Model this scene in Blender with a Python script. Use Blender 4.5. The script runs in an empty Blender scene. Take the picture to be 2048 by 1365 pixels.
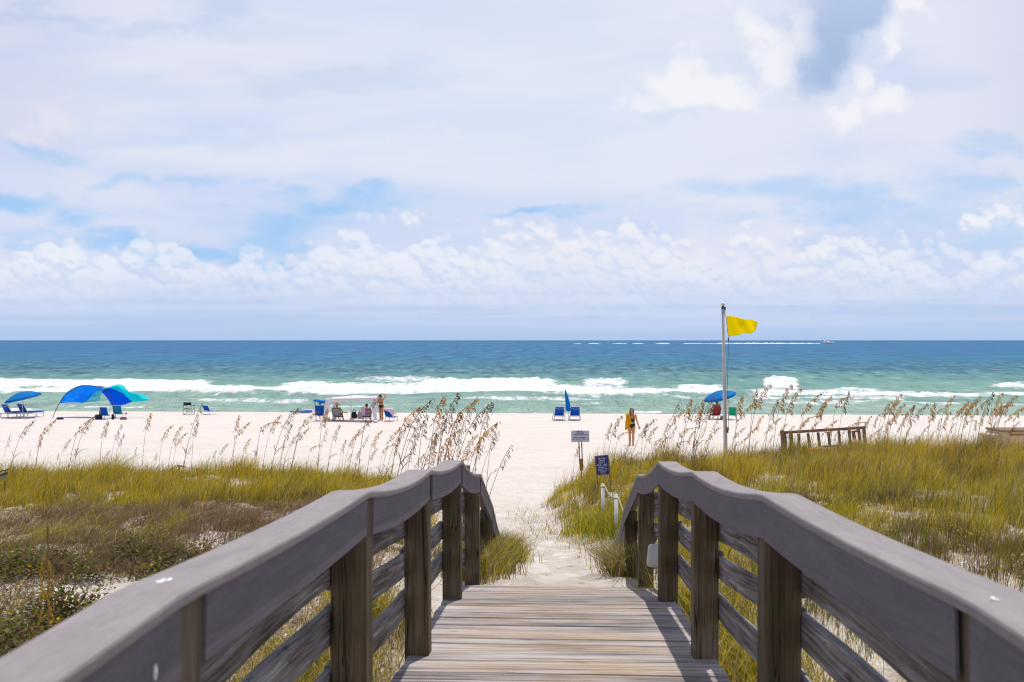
import bpy, bmesh, math, random
import numpy as np
from mathutils import Vector, Matrix

random.seed(7)
rng = np.random.default_rng(11)
R = math.radians
scn = bpy.context.scene
COL = scn.collection

# ------------------------------------------------------------------ camera, sky, sun, exposure
F = 2000.0            # focal length in pixels of the 2048 px wide photograph
CZ = 6.3              # eye height above the sea
cam_d = bpy.data.cameras.new('camera')
cam_d.sensor_width = 36.0
cam_d.lens = 36.0 * F / 2048.0
cam_d.shift_y = -1.5 / 2048.0
cam_d.clip_start = 0.05
cam_d.clip_end = 200000.0
cam_d.dof.use_dof = True
cam_d.dof.focus_distance = 26.0
cam_d.dof.aperture_fstop = 5.2
cam = bpy.data.objects.new('camera', cam_d)
cam.location = (0, 0, CZ)
cam.rotation_euler = (R(90), 0, 0)
COL.objects.link(cam)
scn.camera = cam

SUN_EL, SUN_AZ = R(75), R(23)      # azimuth measured from straight ahead towards the right
sun_d = bpy.data.lights.new('sun', 'SUN')
sun_d.energy = 3.9
sun_d.angle = R(0.5)
sun_d.color = (1.0, 0.955, 0.89)
sun = bpy.data.objects.new('sun', sun_d)
sd = Vector((math.sin(SUN_AZ) * math.cos(SUN_EL), math.cos(SUN_AZ) * math.cos(SUN_EL), math.sin(SUN_EL)))
sun.rotation_euler = sd.to_track_quat('Z', 'Y').to_euler()
COL.objects.link(sun)

scn.view_settings.view_transform = 'Standard'
scn.view_settings.look = 'None'
scn.view_settings.exposure = 0.0
scn.view_settings.gamma = 1.0
scn.view_settings.use_curve_mapping = False
scn.cycles.filter_width = 1.15
scn.cycles.max_bounces = 6
scn.cycles.transparent_max_bounces = 6
scn.cycles.caustics_reflective = False
scn.cycles.caustics_refractive = False


class NT:
    """small helper that writes node trees"""
    def __init__(s, nt):
        s.nt = nt
        nt.nodes.clear()

    def n(s, typ, **kw):
        nd = s.nt.nodes.new(typ)
        for k, v in kw.items():
            setattr(nd, k, v)
        return nd

    def put(s, sock, v):
        if v is None:
            return
        if isinstance(v, bpy.types.NodeSocket):
            s.nt.links.new(v, sock)
        else:
            if isinstance(v, (tuple, list)) and len(v) == 3 and sock.type == 'RGBA':
                v = (*v, 1.0)
            sock.default_value = v

    def m(s, op, a, b=None, c=None, clamp=False):
        nd = s.n('ShaderNodeMath', operation=op, use_clamp=clamp)
        s.put(nd.inputs[0], a); s.put(nd.inputs[1], b); s.put(nd.inputs[2], c)
        return nd.outputs[0]

    def mix(s, f, a, b, blend='MIX'):
        nd = s.n('ShaderNodeMix', data_type='RGBA', blend_type=blend, clamp_factor=True)
        s.put(nd.inputs[0], f); s.put(nd.inputs[6], a); s.put(nd.inputs[7], b)
        return nd.outputs[2]

    def sstep(s, x, lo, hi):
        nd = s.n('ShaderNodeMapRange', interpolation_type='SMOOTHSTEP')
        s.put(nd.inputs[0], x); s.put(nd.inputs[1], lo); s.put(nd.inputs[2], hi)
        return nd.outputs[0]

    def lin(s, x, lo, hi, a=0.0, b=1.0):
        nd = s.n('ShaderNodeMapRange')
        s.put(nd.inputs[0], x); s.put(nd.inputs[1], lo); s.put(nd.inputs[2], hi)
        s.put(nd.inputs[3], a); s.put(nd.inputs[4], b)
        return nd.outputs[0]

    def xyz(s, x, y, z=0.0):
        nd = s.n('ShaderNodeCombineXYZ')
        s.put(nd.inputs[0], x); s.put(nd.inputs[1], y); s.put(nd.inputs[2], z)
        return nd.outputs[0]

    def sep(s, v):
        nd = s.n('ShaderNodeSeparateXYZ')
        s.put(nd.inputs[0], v)
        return nd.outputs

    def map(s, v, scale=(1, 1, 1), loc=(0, 0, 0), rot=(0, 0, 0)):
        nd = s.n('ShaderNodeMapping')
        s.put(nd.inputs[0], v)
        nd.inputs[1].default_value = loc; nd.inputs[2].default_value = rot; nd.inputs[3].default_value = scale
        return nd.outputs[0]

    def noise(s, v, scale=1.0, detail=4.0, rough=0.55, dist=0.0, out=0, lac=2.0):
        nd = s.n('ShaderNodeTexNoise')
        s.put(nd.inputs['Vector'], v)
        nd.inputs['Scale'].default_value = scale; nd.inputs['Detail'].default_value = detail
        nd.inputs['Roughness'].default_value = rough; nd.inputs['Distortion'].default_value = dist
        nd.inputs['Lacunarity'].default_value = lac
        return nd.outputs[out]

    def ramp(s, f, stops):
        nd = s.n('ShaderNodeValToRGB')
        s.put(nd.inputs[0], f)
        cr = nd.color_ramp
        while len(cr.elements) < len(stops):
            cr.elements.new(0.5)
        for e, (p, c) in zip(cr.elements, stops):
            e.position = p; e.color = (*c, 1.0)
        return nd.outputs[0]


def px_az(px):
    return math.atan((px - 1024.0) / F)


def px_el(py, px=1024.0):
    return math.atan((681.0 - py) / F * math.cos(px_az(px)))


# ------------------------------------------------------------------ value noise for the terrain
def _hash(i, j, seed):
    n = (i.astype(np.int64) * 374761393 + j.astype(np.int64) * 668265263 + seed * 982451653) & 0xffffffff
    n = ((n ^ (n >> 13)) * 1274126177) & 0xffffffff
    return ((n ^ (n >> 16)) & 0xffff) / 65535.0


def vnoise(x, y, seed=0):
    x = np.asarray(x, float); y = np.asarray(y, float)
    i = np.floor(x); j = np.floor(y)
    fx = x - i; fy = y - j
    fx = fx * fx * (3 - 2 * fx); fy = fy * fy * (3 - 2 * fy)
    i = i.astype(np.int64); j = j.astype(np.int64)
    a = _hash(i, j, seed); b = _hash(i + 1, j, seed); c = _hash(i, j + 1, seed); d_ = _hash(i + 1, j + 1, seed)
    return (a * (1 - fx) + b * fx) * (1 - fy) + (c * (1 - fx) + d_ * fx) * fy


def fbm(x, y, seed=0, oct=4):
    s, a, tot = 0.0, 1.0, 0.0
    for k in range(oct):
        s = s + a * vnoise(x * 2 ** k + 17.3 * k, y * 2 ** k - 9.1 * k, seed + k)
        tot += a; a *= 0.5
    return s / tot


def sst(x, a, b):
    t_ = np.clip((np.asarray(x, float) - a) / (b - a), 0, 1)
    return t_ * t_ * (3 - 2 * t_)


def I(x, pts):
    return np.interp(x, [p[0] for p in pts], [p[1] for p in pts])


def srgb(*c):
    return tuple(((v / 255.0) / 12.92 if v / 255.0 <= 0.04045 else ((v / 255.0 + 0.055) / 1.055) ** 2.4) for v in c)


def build_world():
    """Nishita daylight; over the sea it carries a cloud layer worked out here as a
    function of azimuth and elevation (so it lies at infinity, the same from anywhere)"""
    A0, A1, E0, E1 = -0.66, 0.66, -0.02, 0.40
    nx, ny = 1900, 610
    az = np.linspace(A0, A1, nx)[None, :]; el = np.linspace(E0, E1, ny)[:, None]
    X = (1024 + F * np.tan(az)) + 0 * el
    Y = 681 - F * np.tan(el) / np.cos(az)

    def lerp(a, b, k):
        return a * (1 - k[..., None]) + np.asarray(b) * k[..., None]

    def fb(sx, sy, seed, oct=5, wx=0.0, wy=0.0):
        return fbm(X / sx + wx, Y / sy + wy, seed, oct)

    wax = (fb(120, 90, 11, 5) - 0.5) * 110 + (fb(34, 30, 13, 4) - 0.5) * 34
    way = (fb(120, 90, 17, 5) - 0.5) * 80 + (fb(34, 30, 19, 4) - 0.5) * 26

    def ell(px, py, rx, ry, rot=0.0):
        u = (X + wax - px); v = (Y + way - py)
        c, s = math.cos(rot), math.sin(rot)
        return 1 - np.sqrt(((u * c + v * s) / rx) ** 2 + ((v * c - u * s) / ry) ** 2)

    # clear air, bluer between the clouds, washed out near the sea
    col = np.zeros(X.shape + (3,)) + np.array(srgb(160, 203, 246))
    col = lerp(col, srgb(168, 194, 230), sst(Y, 330, 120))
    # stratus veil
    w1 = fb(700, 160, 61, 4)
    v1 = fbm(X / 620 + w1 * 1.6, Y / 95 + w1 * 1.2, 63, 6)
    v2 = fbm(X / 330 + w1 * 2.0, Y / 120, 67, 6)
    hn = fb(110, 34, 71, 6) - 0.5
    hole = np.zeros(X.shape)
    for (px, py, rx, ry, rot, k) in [(40, 408, 190, 30, 0.04, 1.0), (655, 420, 190, 34, -.03, 0.95), (1065, 417, 130, 16, 0.0, 1.0), (330, 500, 330, 42, 0.06, 1.0),
                                     (560, 478, 190, 62, 0.0, 0.95), (1660, 405, 330, 50, 0.05, 0.62), (1960, 430, 200, 80, 0.0, 0.5), (90, 48, 240, 26, 0.12, 0.5), (300, 68, 260, 22, 0.0, .35),
                                     (330, 372, 210, 14, -0.08, 0.55), (75, 304, 120, 18, .05, .65), (2000, 290, 190, 40, 0.0, 0.5), (1990, 355, 160, 26, 0, .5), (640, 150, 300, 40, 0, .25), (480, 20, 90, 40, 0, .35), (430, 270, 300, 40, 0, .22)]:
        e = sst(ell(px, py, rx, ry, rot) + hn * 1.7, -0.15, 0.95) * k * 0.92
        hole = np.maximum(hole, e)
    vc = 0.93 * (0.90 + 0.10 * sst(v1, 0.3, 0.5)) * (1 - hole)
    shade = sst(v2 * 0.55 + v1 * 0.45, 0.36, 0.62)
    vcol = lerp(np.zeros(X.shape + (3,)) + np.array(srgb(209, 219, 245)), srgb(229, 231, 245), shade)
    vcol = lerp(vcol, srgb(233, 237, 248), 0.75 * np.exp(-(((X - 1080) / 520) ** 2 + ((Y - 120) / 260) ** 2)))
    vcol = lerp(vcol, srgb(211, 213, 236), 0.55 * np.clip(sst(X, 300, 0) + sst(X, 1850, 2100), 0, 1) * sst(Y, 420, 250))
    col = lerp(col, vcol, vc)
    # the tall blue gap high on the right, soft on its left, ragged on its right
    gn = fb(70, 70, 77, 6) - 0.5
    xl_ = 1590 + np.clip(Y, -300, 230) * -0.02 + gn * 60
    xr_ = 1795 - np.clip(Y, -200, 260) * 0.66 + gn * 70 + (fb(22, 22, 79, 4) - .5) * 26
    gap = sst(X, xl_ - 45, xl_ + 75) * sst(xr_ - X, -8, 46) * sst(Y, 236 + gn * 60, 165 + gn * 60)
    gcol = lerp(np.zeros(X.shape + (3,)) + np.array(srgb(167, 190, 225)), srgb(182, 200, 232), sst(Y, 120, -40))
    col = lerp(col, gcol, gap * 0.97)
    # bright puffs up there
    pn = fb(85, 62, 81, 6) - 0.5
    pf = fb(26, 22, 83, 5) - 0.5
    puff = np.zeros(X.shape) - 9
    for (px, py, rx, ry, rot) in [(1335, 150, 70, 52, 0.1), (1400, 175, 120, 44, .30), (1275, 195, 80, 40, -.2), (1455, 205, 70, 24, .3), (1505, 78, 80, 46, .5), (1545, 115, 62, 44, .5),
                                  (1590, 60, 40, 60, .3), (1815, 6, 40, 26, .0), (1690, 215, 60, 30, -.3), (1755, 190, 46, 44, -.4), (1700, 160, 40, 46, -.5), (1760, 80, 24, 60, .25)]:
        puff = np.maximum(puff, ell(px, py, rx, ry, rot))
    pm = sst(puff + pn * 1.5 + pf * 0.7, -0.15, 0.80)
    pm = pm * (1 - 0.8 * gap)
    col = lerp(col, srgb(245, 244, 249), pm * 0.86)
    un = sst(ell(1330, 222, 125, 26) + pn * 0.9, 0.05, 0.8)
    col = lerp(col, srgb(212, 224, 243), un * 0.6)
    pl = np.maximum(np.maximum(ell(130, 240, 110, 34, .3), ell(60, 275, 90, 24)), np.maximum(ell(880, 285, 80, 16, .35), ell(815, 290, 50, 10)))
    col = lerp(col, srgb(234, 232, 240), 0.45 * sst(pl + pn * 1.6 + pf, 0.1, 0.9))

    # cumulus: heads piled up from many round puffs, lit from above
    rs = np.random.RandomState(5)

    def pile(specs, seed, lit, mid, low, fade, strength, soft=7.0):
        nonlocal col
        Hh = np.zeros(X.shape)
        for (cx, top, half, base) in specs:
            hgt = base - top
            n = int(14 + half * hgt / 420.0)
            for k in range(n):
                u = rs.uniform(-1, 1)
                lim = (1 - abs(u) ** 1.7)
                yy = base - hgt * lim * (rs.uniform(0, 1) ** 0.55)
                r = (0.10 + 0.20 * rs.uniform(0, 1) ** 1.5) * min(half, hgt * 1.4) * (0.65 + 0.5 * (yy - top) / hgt)
                r = max(r, 5)
                xx = cx + u * half; yy = yy + r * 0.7
                ia = np.searchsorted(az[0], math.atan((xx - r - 1024) / F)); ib = np.searchsorted(az[0], math.atan((xx + r - 1024) / F))
                ja = np.searchsorted(el[:, 0], math.atan((681 - yy - r) / F) - .02); jb = np.searchsorted(el[:, 0], math.atan((681 - yy + r) / F) + .01)
                ja, jb = max(ja, 0), min(jb, ny)
                if ib <= ia or jb <= ja: continue
                xs, ys_ = X[ja:jb, ia:ib], Y[ja:jb, ia:ib]
                q = r * r - (xs - xx) ** 2 - (ys_ - yy) ** 2
                Hh[ja:jb, ia:ib] = np.maximum(Hh[ja:jb, ia:ib], np.sqrt(np.clip(q, 0, None)) + (yy - top) * 0.10 * (q > 0))
        n1 = fb(38, 30, seed, 6) - 0.5
        n2 = fb(11, 9, seed + 9, 4) - 0.5
        bil = np.abs(n1) * 2
        Hd = Hh + (n1 * 24 + n2 * 7 - bil * 6) * sst(Hh, 0.0, 9.0)
        al = sst(Hd, 3.0, 3.0 + soft * 1.7)
        # soften the height map a little before taking slopes
        Hs = Hd.copy()
        for _ in range(7):
            Hs[1:-1, 1:-1] = (Hs[1:-1, 1:-1] * 2 + Hs[:-2, 1:-1] + Hs[2:, 1:-1] + Hs[1:-1, :-2] + Hs[1:-1, 2:]) / 6
        gy, gx = np.gradient(Hs)
        s_ = np.sqrt(1 + (gy * 0.9) ** 2 + (gx * 0.9) ** 2)
        lam = (-gy * 0.72 - gx * 0.18 + 0.55) / s_
        lam = np.clip(lam, -0.4, 1.1)
        li = sst(lam, -0.15, 0.95)
        dep = sst(Y, fade[0], fade[1])
        c = lerp(np.zeros(X.shape + (3,)) + np.array(mid), lit, li)
        c = lerp(c, low, dep * (0.85 - 0.35 * li))
        col = lerp(col, c, al * strength * (1 - 0.55 * dep))

    far = [(rs.uniform(-150, 2200), rs.uniform(455, 520), rs.uniform(70, 170), 600) for _ in range(26)]
    pile(far, 101, srgb(236, 240, 250), srgb(206, 220, 244), srgb(192, 211, 242), (520, 610), 0.8, 12)
    right = [(940, 458, 42, 500), (1000, 425, 90, 600), (1085, 432, 120, 600), (1180, 440, 110, 600), (1265, 412, 75, 560), (1290, 430, 120, 600), (1370, 470, 100, 600), (1490, 432, 80, 580),
             (1530, 470, 110, 610), (1600, 432, 70, 590), (1660, 455, 110, 610), (1740, 480, 100, 610), (1790, 445, 60, 580), (1880, 450, 60, 560), (1900, 490, 120, 610), (1990, 500, 90, 600), (1250, 500, 240, 620), (1760, 520, 260, 620), (1820, 392, 50, 412), (2000, 388, 90, 455), (770, 402, 60, 435), (860, 408, 70, 440), (960, 408, 30, 435), (1600, 395, 40, 412)]
    pile(right, 131, srgb(250, 247, 248), srgb(215, 226, 246), srgb(190, 209, 241), (440, 600), 0.76, 13)
    left = [(70, 448, 45, 590), (0, 480, 70, 600), (150, 520, 110, 610), (270, 495, 40, 540), (370, 488, 85, 600), (420, 508, 70, 600), (512, 515, 60, 600), (560, 530, 80, 610), (610, 478, 90, 600), (690, 490, 110, 600),
            (780, 520, 110, 610), (640, 560, 120, 620), (480, 580, 190, 625), (240, 570, 190, 625), (870, 540, 120, 615), (60, 560, 120, 620)]
    pile(left, 151, srgb(247, 243, 247), srgb(214, 224, 246), srgb(190, 209, 242), (460, 605), 0.72, 14)
    front = [(rs.uniform(-100, 2150), rs.uniform(545, 590), rs.uniform(40, 110), 622) for _ in range(30)]
    pile(front, 171, srgb(238, 241, 250), srgb(203, 217, 243), srgb(186, 206, 240), (550, 620), 0.5, 10)
    # haze layer over the horizon with thin streaks
    sn = fb(420, 11, 191, 5)
    hz = sst(Y + (fb(160, 30, 201, 4) - 0.5) * 50, 545, 655)
    hc = lerp(np.zeros(X.shape + (3,)) + np.array(srgb(184, 205, 239)), srgb(200, 215, 243), sst(sn, 0.25, 0.8))
    hc = lerp(hc, srgb(174, 200, 237), sst(Y, 630, 684))
    col = lerp(col, hc, hz * 0.95)
    stk = sst(fb(300, 7, 197, 5), 0.52, 0.70) * np.exp(-((Y - 606) / 22) ** 2)
    col = lerp(col, srgb(164, 190, 232), stk * 0.14)

    im = bpy.data.images.new('cloud_layer', nx, ny, alpha=False, float_buffer=True)
    im.colorspace_settings.name = 'Linear Rec.709'
    px = np.ones((ny, nx, 4), np.float32)
    px[..., :3] = col
    im.pixels.foreach_set(px.reshape(-1))
    im.update()
    im.pack()

    w = bpy.data.worlds.new('World')
    scn.world = w
    w.use_nodes = True
    t = NT(w.node_tree)
    tc = t.n('ShaderNodeTexCoord').outputs['Generated']
    d = t.sep(tc)
    a = t.m('ARCTAN2', d[0], d[1]); e = t.m('ARCSINE', d[2])
    sky = t.n('ShaderNodeTexSky', sky_type='NISHITA')
    sky.sun_disc = False
    sky.sun_elevation = SUN_EL
    sky.sun_rotation = SUN_AZ
    sky.air_density = 1.0; sky.dust_density = 0.6; sky.ozone_density = 2.0
    b1 = t.n('ShaderNodeBackground'); t.put(b1.inputs[0], sky.outputs[0]); b1.inputs[1].default_value = 0.09
    tx = t.n('ShaderNodeTexImage'); tx.image = im; tx.extension = 'EXTEND'; tx.interpolation = 'Cubic'
    t.put(tx.inputs[0], t.xyz(t.lin(a, A0, A1), t.lin(e, E0, E1), 0.0))
    b2 = t.n('ShaderNodeBackground'); t.put(b2.inputs[0], tx.outputs[0]); b2.inputs[1].default_value = 1.0
    # broken cloud goes on all round and thins out overhead
    k = t.m('MULTIPLY_ADD', t.sstep(e, R(62), R(21)), 0.72, 0.28)
    mx = t.n('ShaderNodeMixShader'); t.put(mx.inputs[0], k)
    t.nt.links.new(b1.outputs[0], mx.inputs[1]); t.nt.links.new(b2.outputs[0], mx.inputs[2])
    out = t.n('ShaderNodeOutputWorld')
    t.nt.links.new(mx.outputs[0], out.inputs[0])
    w.cycles.sampling_method = 'MANUAL'
    w.cycles.sample_map_resolution = 1024


build_world()

# ------------------------------------------------------------------ materials
MATS = {}


def principled(name, color, rough=0.6, spec=0.3, **kw):
    if name in MATS:
        return MATS[name]
    m = bpy.data.materials.new(name)
    m.use_nodes = True
    t = NT(m.node_tree)
    b = t.n('ShaderNodeBsdfPrincipled')
    o = t.n('ShaderNodeOutputMaterial')
    t.nt.links.new(b.outputs[0], o.inputs[0])
    tc = t.n('ShaderNodeTexCoord').outputs['Object']
    v = t.noise(tc, kw.get('nscale', 9.0), 5.0, 0.6)
    var = kw.get('var', 0.18)
    dark = tuple(c * (1 - var) for c in color); light = tuple(min(1, c * (1 + var)) for c in color)
    t.put(b.inputs['Base Color'], t.mix(t.sstep(v, 0.3, 0.7), dark, light))
    b.inputs['Roughness'].default_value = rough
    b.inputs['Specular IOR Level'].default_value = spec
    b.inputs['Metallic'].default_value = kw.get('metal', 0.0)
    if kw.get('bump'):
        bp = t.n('ShaderNodeBump')
        bp.inputs['Strength'].default_value = kw['bump']; bp.inputs['Distance'].default_value = kw.get('bdist', 0.01)
        t.put(bp.inputs['Height'], v)
        t.nt.links.new(bp.outputs[0], b.inputs['Normal'])
    if kw.get('transl'):
        tr = t.n('ShaderNodeBsdfTranslucent')
        t.put(tr.inputs[0], kw.get('tcolor', color))
        mx = t.n('ShaderNodeMixShader')
        mx.inputs[0].default_value = kw['transl']
        t.nt.links.new(b.outputs[0], mx.inputs[1]); t.nt.links.new(tr.outputs[0], mx.inputs[2])
        t.nt.links.new(mx.outputs[0], o.inputs[0])
    MATS[name] = m
    return m


def wood(name, stops, axis, rough=0.8, streak=1.0, grain=False, contrast=1.0, island=0.35, algae=0.0, wear=None, bump=0.35, split=0.0):
    m = bpy.data.materials.new(name)
    m.use_nodes = True
    t = NT(m.node_tree)
    b = t.n('ShaderNodeBsdfPrincipled')
    o = t.n('ShaderNodeOutputMaterial')
    t.nt.links.new(b.outputs[0], o.inputs[0])
    tc = t.n('ShaderNodeTexCoord').outputs['Object']
    if grain:
        ga = t.n('ShaderNodeAttribute'); ga.attribute_name = 'grain'
        tc = ga.outputs['Vector']
    geo = t.n('ShaderNodeNewGeometry')
    rnd = geo.outputs['Random Per Island']
    lo, hi = 1.3 * streak, 26.0
    sc = [hi, hi, hi]; sc[axis] = lo
    ofs = t.n('ShaderNodeVectorMath', operation='MULTIPLY_ADD')
    t.put(ofs.inputs[0], t.xyz(rnd, rnd, rnd)); ofs.inputs[1].default_value = (31.0, 17.0, 23.0); t.put(ofs.inputs[2], tc)
    v = ofs.outputs[0]
    g1 = t.noise(t.map(v, tuple(sc)), 1.0, 7.0, 0.62, 0.6)
    sc2 = [hi * 4, hi * 4, hi * 4]; sc2[axis] = lo * 2.5
    g2 = t.noise(t.map(v, tuple(sc2)), 1.0, 4.0, 0.6, 0.3)
    sc3 = [3.0, 3.0, 3.0]; sc3[axis] = 1.1
    g3 = t.noise(t.map(v, tuple(sc3)), 1.0, 4.0, 0.6)
    f = t.m('ADD', t.m('MULTIPLY', g1, 0.55), t.m('MULTIPLY', g2, 0.45))
    f = t.m('MULTIPLY_ADD', t.m('SUBTRACT', f, 0.5), contrast, 0.5)
    f = t.m('ADD', f, t.m('MULTIPLY_ADD', rnd, island, -island / 2))
    f = t.m('ADD', f, t.m('MULTIPLY_ADD', g3, 0.5, -0.25))
    col = t.ramp(f, stops)
    if wear is not None:
        wcol, wx = wear
        s = t.sep(tc)
        mk = t.sstep(t.m('ABSOLUTE', s[0]), wx, wx * 0.35)
        wn = t.noise(t.map(tc, (1.6, 4.5, 1.0)), 1.0, 5.0, 0.6)
        mk = t.m('MULTIPLY', mk, t.sstep(t.m('ADD', wn, t.m('MULTIPLY_ADD', rnd, 0.24, -0.12)), 0.34, 0.66))
        col = t.mix(t.m('MULTIPLY', mk, 0.8), col, t.mix(t.sstep(f, 0.35, 0.62), (wcol[0] * 0.45, wcol[1] * 0.42, wcol[2] * 0.4), wcol))
    if algae:
        an = t.noise(tc, 5.0, 4.0, 0.6)
        col = t.mix(t.m('MULTIPLY', t.sstep(an, 0.45, 0.75), algae), col, (0.075, 0.072, 0.022))
    # dark checks along the grain
    crack = t.sstep(g2, 0.33, 0.27)
    col = t.mix(t.m('MULTIPLY', crack, 0.7), col, (0.03, 0.025, 0.022))
    if split:
        sc4 = [16.0, 16.0, 16.0]; sc4[axis] = 0.55
        g4 = t.noise(t.map(v, tuple(sc4)), 1.0, 3.0, 0.5, 0.8)
        col = t.mix(t.m('MULTIPLY', t.sstep(t.m('ABSOLUTE', t.m('SUBTRACT', g4, 0.56)), 0.016, 0.004), split), col, (0.012, 0.009, 0.007))
        kv = t.n('ShaderNodeTexVoronoi'); kv.inputs['Scale'].default_value = 1.0
        sc5 = [5.5, 5.5, 5.5]; sc5[axis] = 1.9
        t.put(kv.inputs['Vector'], t.map(v, tuple(sc5)))
        col = t.mix(t.m('MULTIPLY', t.sstep(kv.outputs['Distance'], 0.13, 0.05), split), col, (0.03, 0.018, 0.012))
    t.put(b.inputs['Base Color'], col)
    b.inputs['Roughness'].default_value = rough
    b.inputs['Specular IOR Level'].default_value = 0.2
    bp = t.n('ShaderNodeBump')
    bp.inputs['Strength'].default_value = bump; bp.inputs['Distance'].default_value = 0.006
    t.put(bp.inputs['Height'], f)
    t.nt.links.new(bp.outputs[0], b.inputs['Normal'])
    MATS[name] = m
    return m


def composite(name, color, rough, spec):
    """brushed wood-plastic board: very fine streaks along its length, faint weather marks"""
    m = bpy.data.materials.new(name)
    m.use_nodes = True
    t = NT(m.node_tree)
    b = t.n('ShaderNodeBsdfPrincipled'); o = t.n('ShaderNodeOutputMaterial')
    t.nt.links.new(b.outputs[0], o.inputs[0])
    ga = t.n('ShaderNodeAttribute'); ga.attribute_name = 'grain'
    v = ga.outputs['Vector']
    n1 = t.noise(t.map(v, (160.0, 5.0, 160.0)), 1.0, 5.0, 0.65)
    n2 = t.noise(t.map(v, (14.0, 3.0, 14.0)), 1.0, 5.0, 0.6)
    n3 = t.noise(t.map(v, (60.0, 40.0, 60.0)), 1.0, 3.0, 0.6)
    f = t.m('ADD', t.m('MULTIPLY', n1, 0.45), t.m('ADD', t.m('MULTIPLY', n2, 0.35), t.m('MULTIPLY', n3, 0.2)))
    c = t.mix(t.sstep(f, 0.34, 0.66), tuple(q * 0.80 for q in color), tuple(q * 1.16 for q in color))
    st = t.noise(t.map(v, (5.0, 1.6, 5.0)), 1.0, 6.0, 0.7)
    c = t.mix(t.m('MULTIPLY', t.sstep(st, 0.60, 0.74), 0.25), c, tuple(q * 0.6 for q in color))
    t.put(b.inputs['Base Color'], c)
    b.inputs['Roughness'].default_value = rough; b.inputs['Specular IOR Level'].default_value = spec
    bp = t.n('ShaderNodeBump'); bp.inputs['Strength'].default_value = 0.5; bp.inputs['Distance'].default_value = 0.004
    t.put(bp.inputs['Height'], f)
    t.nt.links.new(bp.outputs[0], b.inputs['Normal'])
    MATS[name] = m


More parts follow.
